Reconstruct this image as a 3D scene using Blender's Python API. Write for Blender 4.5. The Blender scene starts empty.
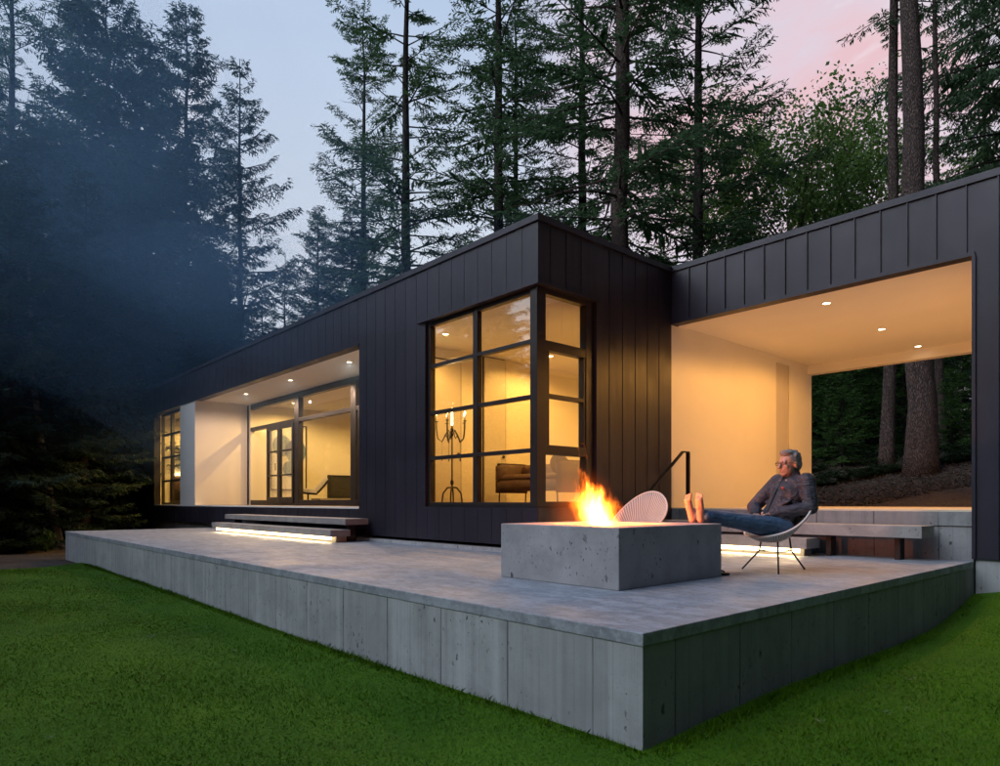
import bpy, math, random
import numpy as np
from mathutils import Vector, Matrix, Quaternion

R = math.radians
scene = bpy.context.scene
col = scene.collection
rng = np.random.default_rng(11)
random.seed(5)

# ------------------------------------------------------------------ camera
F, H, HY = 672.0, 0.70, 501.5
A = R(41.9)
FWD = np.array([-math.cos(A), math.sin(A)])
RGT = np.array([math.sin(A), math.cos(A)])

def at(px, dep):                       # ground position seen at column px at a given depth
    r = (px - 500) / F
    return (dep * (FWD[0] + r * RGT[0]), dep * (FWD[1] + r * RGT[1]))

cd = bpy.data.cameras.new('camera')
cam = bpy.data.objects.new('camera', cd)
col.objects.link(cam)
cam.location = (0, 0, H)
cam.rotation_euler = (R(90), 0, math.atan2(FWD[1], FWD[0]) - R(90))
cd.sensor_width = 36
cd.lens = 36 * F / 1000
cd.shift_y = (HY - 383) / 1000
cd.clip_end = 2000
cd.clip_start = 0.05
scene.camera = cam

# ------------------------------------------------------------------ helpers
def tag(o, label=None, cat=None, group=None, kind=None):
    if label: o['label'] = label
    if cat: o['category'] = cat
    if group: o['group'] = group
    if kind: o['kind'] = kind
    return o

def link(name, me, mat, parent=None, smooth=False):
    o = bpy.data.objects.new(name, me)
    col.objects.link(o)
    if mat is not None:
        me.materials.clear()
        for m in (mat if isinstance(mat, (list, tuple)) else [mat]):
            me.materials.append(m)
    if smooth:
        me.polygons.foreach_set('use_smooth', [True] * len(me.polygons))
    if parent is not None:
        o.parent = parent
    return o

def empty(name, loc=(0, 0, 0), rz=0.0):
    o = bpy.data.objects.new(name, None)
    o.empty_display_size = 0.2
    col.objects.link(o)
    o.location = loc
    o.rotation_euler = (0, 0, rz)
    return o

class MB:
    def __init__(self):
        self.v, self.f = [], []
    def add(self, vs, fs):
        b = len(self.v)
        self.v += [tuple(map(float, p)) for p in vs]
        self.f += [tuple(b + i for i in f) for f in fs]
        return self
    def box(self, x0, x1, y0, y1, z0, z1):
        vs = [(x0, y0, z0), (x1, y0, z0), (x1, y1, z0), (x0, y1, z0), (x0, y0, z1), (x1, y0, z1), (x1, y1, z1), (x0, y1, z1)]
        return self.add(vs, [(0, 3, 2, 1), (4, 5, 6, 7), (0, 1, 5, 4), (1, 2, 6, 5), (2, 3, 7, 6), (3, 0, 4, 7)])
    def cbox(self, x0, x1, y0, y1, z0, z1, c=0.01):      # box with chamfered vertical and top edges
        vs = []
        for z, i in ((z0, 0), (z1 - c, 0), (z1, c)):
            a, b2, p, q = x0 + i, x1 - i, y0 + i, y1 - i
            vs += [(a + c, p, z), (b2 - c, p, z), (b2, p + c, z), (b2, q - c, z), (b2 - c, q, z), (a + c, q, z), (a, q - c, z), (a, p + c, z)]
        fs = [tuple(range(7, -1, -1)), tuple(range(16, 24))]
        for k in (0, 8):
            for i in range(8):
                j = (i + 1) % 8
                fs.append((k + i, k + j, k + 8 + j, k + 8 + i))
        return self.add(vs, fs)
    def prism(self, poly, z0, z1):
        n = len(poly)
        vs = [(x, y, z0) for x, y in poly] + [(x, y, z1) for x, y in poly]
        fs = [tuple(range(n - 1, -1, -1)), tuple(range(n, 2 * n))]
        fs += [(i, (i + 1) % n, n + (i + 1) % n, n + i) for i in range(n)]
        return self.add(vs, fs)
    def tube(self, pts, rad, n=8, caps=True, flat=None):
        pts = [Vector(p) for p in pts]
        if not isinstance(rad, (list, tuple)): rad = [rad] * len(pts)
        vs, fs = [], []
        prev = None
        for i, p in enumerate(pts):
            t = (pts[min(i + 1, len(pts) - 1)] - pts[max(i - 1, 0)])
            if t.length < 1e-9: t = Vector((0, 0, 1))
            t.normalize()
            if prev is None:
                ref = Vector((0, 0, 1)) if abs(t.z) < 0.9 else Vector((1, 0, 0))
                u = t.cross(ref).normalized()
            else:
                u = (prev - t * prev.dot(t)).normalized()
            prev = u
            w = t.cross(u)
            for k in range(n):
                a = 2 * math.pi * k / n
                vs.append(p + (u * math.cos(a) + w * math.sin(a)) * rad[i])
        for i in range(len(pts) - 1):
            for k in range(n):
                l = (k + 1) % n
                fs.append((i * n + k, i * n + l, (i + 1) * n + l, (i + 1) * n + k))
        if caps:
            fs.append(tuple(range(n - 1, -1, -1)))
            fs.append(tuple((len(pts) - 1) * n + k for k in range(n)))
        return self.add(vs, fs)
    def bar(self, p, q, w, h, up=(0, 0, 1)):             # rectangular bar from p to q
        p, q = Vector(p), Vector(q)
        t = (q - p).normalized()
        s = t.cross(Vector(up)).normalized()
        u = s.cross(t).normalized()
        vs = []
        for c in (p, q):
            for a, b2 in ((-1, -1), (1, -1), (1, 1), (-1, 1)):
                vs.append(c + s * (a * w / 2) + u * (b2 * h / 2))
        return self.add(vs, [(3, 2, 1, 0), (4, 5, 6, 7), (0, 1, 5, 4), (1, 2, 6, 5), (2, 3, 7, 6), (3, 0, 4, 7)])
    def ell(self, c, r, rot=None, nu=14, nv=9):
        c = Vector(c)
        vs, fs = [], []
        for j in range(nv + 1):
            th = math.pi * j / nv
            for i in range(nu):
                ph = 2 * math.pi * i / nu
                v = Vector((r[0] * math.sin(th) * math.cos(ph), r[1] * math.sin(th) * math.sin(ph), r[2] * math.cos(th)))
                if rot is not None: v = rot @ v
                vs.append(c + v)
        for j in range(nv):
            for i in range(nu):
                k = (i + 1) % nu
                fs.append((j * nu + i, j * nu + k, (j + 1) * nu + k, (j + 1) * nu + i))
        return self.add(vs, fs)
    def cap(self, p, q, r0, r1, n=12):                   # tapered capsule
        p, q = Vector(p), Vector(q)
        t = (q - p).normalized()
        pts, rad = [], []
        for a in (90, 65, 40, 18):
            pts.append(p - t * r0 * math.sin(R(a))); rad.append(max(r0 * math.cos(R(a)), 1e-4))
        pts += [p, q]; rad += [r0, r1]
        for a in (18, 40, 65, 90):
            pts.append(q + t * r1 * math.sin(R(a))); rad.append(max(r1 * math.cos(R(a)), 1e-4))
        return self.tube(pts, rad, n)
    def mesh(self, name):
        me = bpy.data.meshes.new(name)
        me.from_pydata(self.v, [], self.f)
        me.validate()
        me.update()
        return me
    def build(self, name, mat, parent=None, smooth=False, bevel=0.0):
        o = link(name, self.mesh(name), mat, parent, smooth)
        if bevel:
            b = o.modifiers.new('bevel', 'BEVEL'); b.width = bevel; b.segments = 2; b.limit_method = 'ANGLE'
        return o

def np_mesh(name, V, Q):
    """V (n,3) float, Q (m,k) int faces all of one size"""
    V = np.ascontiguousarray(V, dtype=np.float32)
    Q = np.ascontiguousarray(Q, dtype=np.int32)
    me = bpy.data.meshes.new(name)
    m, k = Q.shape
    me.vertices.add(len(V)); me.vertices.foreach_set('co', V.ravel())
    me.loops.add(m * k); me.loops.foreach_set('vertex_index', Q.ravel())
    me.polygons.add(m)
    me.polygons.foreach_set('loop_start', np.arange(0, m * k, k, dtype=np.int32))
    me.polygons.foreach_set('loop_total', np.full(m, k, dtype=np.int32))
    me.update(calc_edges=True)
    return me

# ------------------------------------------------------------------ materials
class NT:
    def __init__(self, mat):
        self.m = mat
        mat.use_nodes = True
        self.t = mat.node_tree
        self.t.nodes.clear()
    def n(self, typ, **kw):
        nd = self.t.nodes.new(typ)
        for k, v in kw.items(): setattr(nd, k, v)
        return nd
    def l(self, a, b):
        self.t.links.new(a, b)
    def val(self, sock, v):
        if hasattr(v, 'is_output') or hasattr(v, 'links'): self.l(v, sock)
        else: sock.default_value = v
    def math(self, op, a, b=None, c=None, clamp=False):
        nd = self.n('ShaderNodeMath', operation=op); nd.use_clamp = clamp
        for i, x in enumerate((a, b, c)):
            if x is not None: self.val(nd.inputs[i], x)
        return nd.outputs[0]
    def rng(self, v, a, b, c=0.0, d=1.0, mode='LINEAR'):
        nd = self.n('ShaderNodeMapRange', interpolation_type=mode)
        self.val(nd.inputs[0], v)
        for i, x in enumerate((a, b, c, d)): self.val(nd.inputs[i + 1], x)
        return nd.outputs[0]
    def noise(self, vec, scale, detail=3.0, rough=0.55, dist=0.0):
        nd = self.n('ShaderNodeTexNoise')
        if vec is not None: self.l(vec, nd.inputs['Vector'])
        nd.inputs['Scale'].default_value = scale
        nd.inputs['Detail'].default_value = detail
        nd.inputs['Roughness'].default_value = rough
        nd.inputs['Distortion'].default_value = dist
        return nd.outputs['Fac']
    def mapping(self, vec, scale=(1, 1, 1), loc=(0, 0, 0)):
        nd = self.n('ShaderNodeMapping')
        self.l(vec, nd.inputs['Vector'])
        nd.inputs['Scale'].default_value = scale
        nd.inputs['Location'].default_value = loc
        return nd.outputs[0]
    def mix(self, f, a, b, blend='MIX'):
        nd = self.n('ShaderNodeMix', data_type='RGBA', blend_type=blend)
        self.val(nd.inputs[0], f)
        for i, x in ((6, a), (7, b)):
            if isinstance(x, tuple): x = (*x[:3], 1.0)
            self.val(nd.inputs[i], x)
        return nd.outputs[2]
    def vmath(self, op, a, b=None):
        nd = self.n('ShaderNodeVectorMath', operation=op)
        self.val(nd.inputs[0], a)
        if b is not None: self.val(nd.inputs[1], b)
        return nd.outputs['Value'] if op in ('DOT_PRODUCT', 'LENGTH', 'DISTANCE') else nd.outputs[0]
    def bsdf(self, color, rough=0.6, metal=0.0, bump=None, bump_d=0.01, spec=0.5, coat=0.0):
        p = self.n('ShaderNodeBsdfPrincipled')
        self.val(p.inputs['Base Color'], (*color[:3], 1.0) if isinstance(color, tuple) else color)
        self.val(p.inputs['Roughness'], rough)
        p.inputs['Metallic'].default_value = metal
        p.inputs['Specular IOR Level'].default_value = spec
        p.inputs['Coat Weight'].default_value = coat
        if bump is not None:
            b = self.n('ShaderNodeBump')
            b.inputs['Distance'].default_value = bump_d
            b.inputs['Strength'].default_value = 1.0
            self.l(bump, b.inputs['Height'])
            self.l(b.outputs[0], p.inputs['Normal'])
        o = self.n('ShaderNodeOutputMaterial')
        self.l(p.outputs[0], o.inputs[0])
        return p

def newmat(name):
    return NT(bpy.data.materials.new(name))

def objco(t): return t.n('ShaderNodeTexCoord').outputs['Object']
def pos(t): return t.n('ShaderNodeNewGeometry').outputs['Position']
def island(t): return t.n('ShaderNodeNewGeometry').outputs['Random Per Island']

def simple(name, c, rough=0.6, metal=0.0, var=0.12, scale=6.0, bump=0.0, spec=0.5, coat=0.0):
    t = newmat(name)
    co = objco(t)
    nz = t.noise(co, scale, 4)
    dark = tuple(x * (1 - var) for x in c); lite = tuple(min(1, x * (1 + var)) for x in c)
    cc = t.mix(t.rng(nz, 0.3, 0.7), dark, lite)
    rr = t.rng(t.noise(co, scale * 2.3, 3), 0.3, 0.7, max(0.02, rough - 0.08), min(1, rough + 0.08))
    t.bsdf(cc, rr, metal, t.noise(co, scale * 8, 3) if bump else None, bump or 0.01, spec, coat)
    return t.m

def mat_concrete(name, base, boards=None, holes=True, rough=0.75, gloss_patch=False, dark_edge=0.0):
    """boards: axis index the formwork joints run across ('X'/'Y')"""
    t = newmat(name)
    p = pos(t)
    sp = t.n('ShaderNodeSeparateXYZ'); t.l(p, sp.inputs[0])
    big = t.noise(p, 0.7, 5, 0.6)
    mid = t.noise(p, 4.0, 6, 0.65)
    fine = t.noise(p, 55.0, 4, 0.7)
    c = t.mix(t.rng(big, 0.3, 0.7), tuple(x * 0.72 for x in base), tuple(x * 1.2 for x in base))
    c = t.mix(t.rng(mid, 0.44, 0.62, 0, 0.55), c, tuple(x * 0.62 for x in base))
    c = t.mix(t.rng(fine, 0.3, 0.7, 0, 0.35), c, tuple(x * 0.7 for x in base))
    h = t.math('ADD', t.math('MULTIPLY', mid, 0.25), t.math('MULTIPLY', fine, 0.2))
    if boards:
        along = sp.outputs[0] if boards == 'X' else sp.outputs[1]
        st = t.noise(t.mapping(p, (14, 14, 0.5)), 1.0, 4, 0.6)        # vertical run marks
        c = t.mix(t.rng(st, 0.50, 0.70, 0, 0.42), c, tuple(x * 0.52 for x in base))
        st2 = t.noise(t.mapping(p, (9, 9, 0.25), (3, 1, 0)), 1.0, 3, 0.5)
        c = t.mix(t.rng(st2, 0.52, 0.68, 0, 0.45), c, tuple(min(1, x * 1.25) for x in base))
        u = t.math('DIVIDE', t.math('ADD', along, 50.02), 0.72)
        fr = t.math('FRACT', u)
        cell = t.math('FLOOR', u)
        wn = t.n('ShaderNodeTexWhiteNoise', noise_dimensions='1D'); t.l(cell, wn.inputs['W'])
        c = t.mix(t.rng(wn.outputs['Value'], 0, 1, 0.0, 0.30), c, tuple(x * 0.74 for x in base))
        d = t.math('ABSOLUTE', t.math('SUBTRACT', fr, 0.5))
        ln = t.math('MULTIPLY', t.rng(d, 0.486, 0.497, 0, 1), t.rng(t.noise(p, 3.0, 2), 0.3, 0.55, 0.35, 0.95))
        c = t.mix(ln, c, tuple(x * 0.28 for x in base))
        h = t.math('SUBTRACT', h, t.math('MULTIPLY', ln, 0.9))
        fr2 = t.math('ABSOLUTE', t.math('SUBTRACT', t.math('FRACT', t.math('MULTIPLY', u, 5.0)), 0.5))
        ln2 = t.math('MULTIPLY', t.rng(fr2, 0.455, 0.495, 0, 0.5), t.rng(t.noise(t.mapping(p, (3, 3, 1.2)), 2.0, 2), 0.4, 0.6, 0.1, 1.0))
        c = t.mix(ln2, c, tuple(x * 0.5 for x in base))
    if holes:
        wv = t.n('ShaderNodeTexNoise'); t.l(p, wv.inputs['Vector']); wv.inputs['Scale'].default_value = 34; wv.inputs['Detail'].default_value = 3
        wob = t.vmath('ADD', p, t.vmath('MULTIPLY', t.vmath('SUBTRACT', wv.outputs['Color'], (.5, .5, .5)), (.045, .045, .07)))
        patchy = t.rng(t.noise(p, 1.1, 3), 0.42, 0.58, 0, 1)
        for sc_, r0_, r1_, th_ in ((7.0, 0.03, 0.13, 0.60), (16.0, 0.05, 0.20, 0.48), (38.0, 0.08, 0.28, 0.52)) if boards else ((8.0, 0.05, 0.17, 0.56), (17.0, 0.07, 0.24, 0.50), (40.0, 0.10, 0.30, 0.58)):
            vo = t.n('ShaderNodeTexVoronoi', feature='F1'); t.l(t.mapping(wob, {'X': (1, 0, .55), 'Y': (0, 1, .55)}.get(boards, (1, 1, .55)), (sc_, 0, 0)), vo.inputs['Vector'])
            vo.inputs['Scale'].default_value = sc_
            wr = t.n('ShaderNodeSeparateColor'); t.l(vo.outputs['Color'], wr.inputs[0])
            rad = t.rng(wr.outputs[0], 0.2, 1.0, r0_, r1_)
            ho = t.rng(t.math('SUBTRACT', vo.outputs['Distance'], rad), -0.06, 0.03, 1, 0)
            ho = t.math('MULTIPLY', ho, t.rng(wr.outputs[1], th_, th_ + .03, 0, 0.9))
            if sc_ > 10: ho = t.math('MULTIPLY', ho, patchy)
            c = t.mix(ho, c, tuple(x * 0.16 for x in base))
            h = t.math('SUBTRACT', h, ho)
    if gloss_patch:
        b2 = t.noise(t.mapping(p, (0.9, 1.8, 1)), 3.4, 7, 0.75)
        c = t.mix(t.rng(b2, 0.46, 0.58, 0, 0.65), c, tuple(min(1, x * 1.4) for x in base))
        fl = t.noise(p, 11.0, 5, 0.7)
        c = t.mix(t.rng(fl, 0.52, 0.64, 0, 0.6), c, tuple(x * 0.58 for x in base))
        f3 = t.noise(t.mapping(p, (1, 1, 1), (5, 2, 0)), 26.0, 4, 0.7)
        c = t.mix(t.rng(f3, 0.50, 0.66, 0, 0.45), c, tuple(min(1, x * 1.35) for x in base))
        rr = t.rng(t.noise(p, 1.3, 5, 0.7), 0.35, 0.65, rough - 0.2, rough + 0.1)
    else:
        rr = rough
    t.bsdf(c, rr, 0, h, 0.006, 0.4)
    return t.m

M = {}
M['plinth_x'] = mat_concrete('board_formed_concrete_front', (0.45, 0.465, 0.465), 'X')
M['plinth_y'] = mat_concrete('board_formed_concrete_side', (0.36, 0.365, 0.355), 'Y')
M['slab'] = mat_concrete('patio_concrete', (0.315, 0.335, 0.365), None, False, 0.62, True)
M['pit'] = mat_concrete('fire_pit_concrete', (0.42, 0.41, 0.41), None, True, 0.7)
M['tread'] = mat_concrete('tread_concrete', (0.36, 0.34, 0.325), None, True, 0.7)
M['riser'] = mat_concrete('riser_concrete', (0.29, 0.29, 0.29), 'X')

def mat_metal():
    t = newmat('dark_zinc_cladding')
    p = pos(t)
    big = t.noise(p, 0.9, 4)
    run = t.noise(t.mapping(p, (5, 5, 0.35)), 1.0, 4)
    c = t.mix(t.rng(big, 0.3, 0.7), (0.014, 0.0135, 0.022), (0.023, 0.021, 0.034))
    c = t.mix(t.rng(run, 0.4, 0.75, 0, 0.4), c, (0.034, 0.031, 0.047))
    rr = t.rng(t.noise(p, 2.2, 4), 0.3, 0.7, 0.38, 0.50)
    t.bsdf(c, rr, 0.0, t.noise(t.mapping(p, (3.2, 3.2, 0.55)), 1.2, 2), 0.010, 0.38)
    return t.m
M['metal'] = mat_metal()
M['frame'] = simple('dark_bronze_frame', (0.022, 0.019, 0.019), 0.42, 0.2, 0.12, 3)
M['steel'] = simple('black_steel', (0.018, 0.017, 0.018), 0.45, 0.4)
M['plaster'] = simple('white_plaster', (0.78, 0.76, 0.72), 0.75, 0, 0.025, 1.2, 0.0012)
M['room'] = simple('white_room_plaster', (0.74, 0.70, 0.60), 0.75, 0, 0.03, 1.0, 0.001)
M['ceil'] = simple('white_ceiling', (0.80, 0.78, 0.74), 0.8, 0, 0.02, 1.0)
M['doorpaint'] = simple('grey_white_door_paint', (0.58, 0.54, 0.48), 0.45, 0, 0.03, 2.0)
M['wood'] = simple('oak_floor', (0.20, 0.12, 0.065), 0.35, 0, 0.25, 2.0)
M['leather'] = simple('brown_leather', (0.075, 0.036, 0.028), 0.62, 0, 0.3, 9.0, 0.003)
M['black'] = simple('black_iron', (0.015, 0.012, 0.010), 0.5, 0.3)
M['candle'] = simple('ivory_candle', (0.7, 0.62, 0.48), 0.6)
M['white'] = simple('white_paper', (0.75, 0.74, 0.70), 0.7, 0, 0.03)
M['blue'] = simple('slate_blue_paint', (0.16, 0.23, 0.30), 0.7, 0, 0.2)
M['rust'] = simple('rust_brown_paint', (0.22, 0.07, 0.04), 0.7, 0, 0.2)
M['cushion'] = simple('cream_cushion', (0.80, 0.77, 0.68), 0.8, 0, 0.05)
M['darkfab'] = simple('dark_bedding', (0.07, 0.045, 0.035), 0.85, 0, 0.2, 5)
M['rubber'] = simple('black_rubber', (0.012, 0.012, 0.013), 0.7)

def mat_glass():
    t = newmat('window_glass')
    fr = t.n('ShaderNodeFresnel'); fr.inputs[0].default_value = 1.45
    tr = t.n('ShaderNodeBsdfTransparent'); tr.inputs[0].default_value = (0.97, 0.98, 0.97, 1)
    gl = t.n('ShaderNodeBsdfGlossy'); gl.inputs['Roughness'].default_value = 0.01
    gl.inputs[0].default_value = (1, 1, 1, 1)
    mx = t.n('ShaderNodeMixShader')
    t.l(t.math('MULTIPLY', fr.outputs[0], 0.30), mx.inputs[0]); t.l(tr.outputs[0], mx.inputs[1]); t.l(gl.outputs[0], mx.inputs[2])
    o = t.n('ShaderNodeOutputMaterial'); t.l(mx.outputs[0], o.inputs[0])
    return t.m
M['glass'] = mat_glass()

def emit(name, c, s):
    t = newmat(name)
    e = t.n('ShaderNodeEmission'); e.inputs[0].default_value = (*c, 1); e.inputs[1].default_value = s
    o = t.n('ShaderNodeOutputMaterial'); t.l(e.outputs[0], o.inputs[0])
    return t.m
M['lamp'] = emit('lit_downlight', (1.0, 0.80, 0.50), 14)
M['led'] = emit('lit_led_strip', (1.0, 0.74, 0.38), 9)
M['bulb'] = emit('lit_candle_bulb', (1.0, 0.74, 0.40), 30)
M['ember'] = emit('glowing_embers', (1.0, 0.25, 0.04), 6)

def mat_bark(name, a, b, scale=1.0):
    t = newmat(name)
    co = objco(t)
    f1 = t.noise(t.mapping(co, (9 * scale, 9 * scale, 1.3 * scale)), 1.0, 6, 0.65, 0.6)
    vo = t.n('ShaderNodeTexVoronoi', feature='DISTANCE_TO_EDGE'); t.l(t.mapping(co, (11 * scale, 11 * scale, 2.2 * scale)), vo.inputs['Vector'])
    ed = t.rng(vo.outputs['Distance'], 0.0, 0.22)
    c = t.mix(f1, a, b)
    c = t.mix(t.math('MULTIPLY', t.math('SUBTRACT', 1.0, ed), 0.75), c, tuple(x * 0.35 for x in a))
    hgt = t.math('ADD', t.math('MULTIPLY', ed, 0.7), f1)
    t.bsdf(c, 0.9, 0, hgt, 0.045, 0.2)
    return t.m
M['bark'] = mat_bark('furrowed_fir_bark', (0.085, 0.062, 0.055), (0.21, 0.155, 0.135), 0.8)
M['bark_dark'] = mat_bark('dark_bark', (0.05, 0.042, 0.038), (0.12, 0.10, 0.09), 1.2)
M['bark_grey'] = mat_bark('grey_bark', (0.10, 0.095, 0.085), (0.20, 0.19, 0.17), 1.4)
M['deadwood'] = simple('weathered_dead_wood', (0.27, 0.25, 0.23), 0.9, 0, 0.2, 8)

def mat_leaf(name, dark, lite, rough=0.6, clump=0.55):
    t = newmat(name)
    r = island(t)
    cl = t.noise(pos(t), clump, 3)
    f = t.math('ADD', t.math('MULTIPLY', r, 0.6), t.math('MULTIPLY', t.rng(cl, 0.3, 0.7), 0.4))
    c = t.mix(f, dark, lite)
    p = t.n('ShaderNodeBsdfPrincipled')
    t.l(c, p.inputs['Base Color']); p.inputs['Roughness'].default_value = rough
    p.inputs['Specular IOR Level'].default_value = 0.3
    tl = t.n('ShaderNodeBsdfTranslucent'); t.l(c, tl.inputs[0])
    mx = t.n('ShaderNodeMixShader'); mx.inputs[0].default_value = 0.38
    t.l(p.outputs[0], mx.inputs[1]); t.l(tl.outputs[0], mx.inputs[2])
    o = t.n('ShaderNodeOutputMaterial'); t.l(mx.outputs[0], o.inputs[0])
    return t.m
M['needles'] = mat_leaf('fir_needles', (0.034, 0.076, 0.036), (0.105, 0.185, 0.080))
M['needles_dark'] = mat_leaf('spruce_needles', (0.020, 0.046, 0.034), (0.060, 0.105, 0.070))
M['needles_fresh'] = mat_leaf('hemlock_needles', (0.035, 0.085, 0.018), (0.10, 0.20, 0.045))
M['leaves'] = mat_leaf('alder_leaves', (0.085, 0.17, 0.035), (0.24, 0.38, 0.09), 0.5)
def mat_grass():
    t = newmat('lawn_grass')
    p = pos(t)
    f = t.math('ADD', t.math('MULTIPLY', island(t), 0.45), t.math('MULTIPLY', t.rng(t.noise(p, 0.9, 5, 0.65), 0.32, 0.68), 0.55))
    c = t.mix(f, (0.034, 0.112, 0.002), (0.125, 0.255, 0.007))
    c = t.mix(t.rng(t.noise(p, 2.1, 5, 0.75), 0.52, 0.68, 0, 0.6), c, (0.15, 0.165, 0.035))       # dry patches
    pr = t.n('ShaderNodeBsdfPrincipled'); t.l(c, pr.inputs['Base Color']); pr.inputs['Roughness'].default_value = 0.6
    pr.inputs['Specular IOR Level'].default_value = 0.06
    o = t.n('ShaderNodeOutputMaterial'); t.l(pr.outputs[0], o.inputs[0])
    return t.m
M['grass'] = mat_grass()

# ------------------------------------------------------------------ terrain
def sstep(a, b, x):
    t = np.clip((x - a) / (b - a), 0, 1)
    return t * t * (3 - 2 * t)

def gz(x, y):
    x = np.asarray(x, float); y = np.asarray(y, float)
    g = -0.62 + 1.17 * sstep(7.5, 15, y) + 0.22 * np.clip(y - 14.8, 0, 7) + 0.07 * np.clip(y - 21.8, 0, 60)
    g = g + 0.035 * np.sin(x * 0.9 + 1) * np.sin(y * 1.1) - 0.05 * sstep(0, -6, y)
    g = g + 0.05 * np.sin(x * 0.33) * np.cos(y * 0.41)
    g = g + 0.21 * sstep(6.0, 9.3, y) * sstep(-2.15, -1.5, x) * (1 - sstep(9.6, 11, y))
    g = g + 0.04 * np.clip(-x - 30, 0, 60) + 0.03 * np.clip(x - 4, 0, 60)
    return g

def grid_mesh(name, xs, ys, dz=0.0):
    X, Y = np.meshgrid(xs, ys)
    V = np.stack([X.ravel(), Y.ravel(), (gz(X, Y) + dz).ravel()], 1)
    nx, ny = len(xs), len(ys)
    i = np.arange(nx * ny).reshape(ny, nx)
    Q = np.stack([i[:-1, :-1].ravel(), i[:-1, 1:].ravel(), i[1:, 1:].ravel(), i[1:, :-1].ravel()], 1)
    return np_mesh(name, V, Q)

def mat_soil():
    t = newmat('forest_soil')
    p = pos(t)
    c = t.mix(t.rng(t.noise(p, 1.2, 6, 0.7), 0.3, 0.7), (0.045, 0.034, 0.026), (0.13, 0.10, 0.08))
    c = t.mix(t.rng(t.noise(p, 24, 4, 0.7), 0.45, 0.7, 0, 0.8), c, (0.19, 0.155, 0.125))
    t.bsdf(c, 0.95, 0, t.noise(p, 18, 5, 0.7), 0.06, 0.2)
    return t.m
def mat_lawn():
    t = newmat('lawn_turf')
    p = pos(t)
    c = t.mix(t.rng(t.noise(p, 1.1, 5, 0.65), 0.3, 0.7), (0.042, 0.118, 0.003), (0.085, 0.19, 0.006))
    c = t.mix(t.rng(t.noise(p, 30, 4, 0.7), 0.45, 0.7, 0, 0.5), c, (0.05, 0.085, 0.012))
    t.bsdf(c, 0.9, 0, t.noise(p, 40, 4), 0.03, 0.2)
    return t.m
axx = np.concatenate([np.linspace(-220, -50, 18), np.linspace(-46, 10, 113), np.linspace(16, 150, 14)])
axy = np.concatenate([np.linspace(-120, -14, 12), np.linspace(-10, 32, 85), np.linspace(38, 220, 20)])
tag(link('ground', grid_mesh('ground', axx, axy, -0.05), mat_soil(), None, True), kind='structure')

def lawn_left(y):                                    # ragged left end of the lawn
    return -16.35 + 0.25 * np.sin(np.asarray(y) * 1.3) + 0.12 * np.sin(np.asarray(y) * 3.7)
lxs = np.linspace(0, 1, 90); lys = np.linspace(-9, 2.96, 50)
LX, LY = np.meshgrid(lxs, lys)
LXX = lawn_left(LY) + LX * (9 - lawn_left(LY))
i = np.arange(90 * 50).reshape(50, 90)
Q = np.stack([i[:-1, :-1].ravel(), i[:-1, 1:].ravel(), i[1:, 1:].ravel(), i[1:, :-1].ravel()], 1)
V = np.stack([LXX.ravel(), LY.ravel(), gz(LXX, LY).ravel()], 1)
rx = np.linspace(-2.2, 9, 40); ry = np.linspace(2.96, 9.5, 30)
X2, Y2 = np.meshgrid(rx, ry)
j = np.arange(40 * 30).reshape(30, 40) + len(V)
Q2 = np.stack([j[:-1, :-1].ravel(), j[:-1, 1:].ravel(), j[1:, 1:].ravel(), j[1:, :-1].ravel()], 1)
V2 = np.stack([X2.ravel(), Y2.ravel(), gz(X2, Y2).ravel()], 1)
tag(link('lawn', np_mesh('lawn', np.concatenate([V, V2]), np.concatenate([Q, Q2])), mat_lawn(), None, True), kind='structure')

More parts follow.
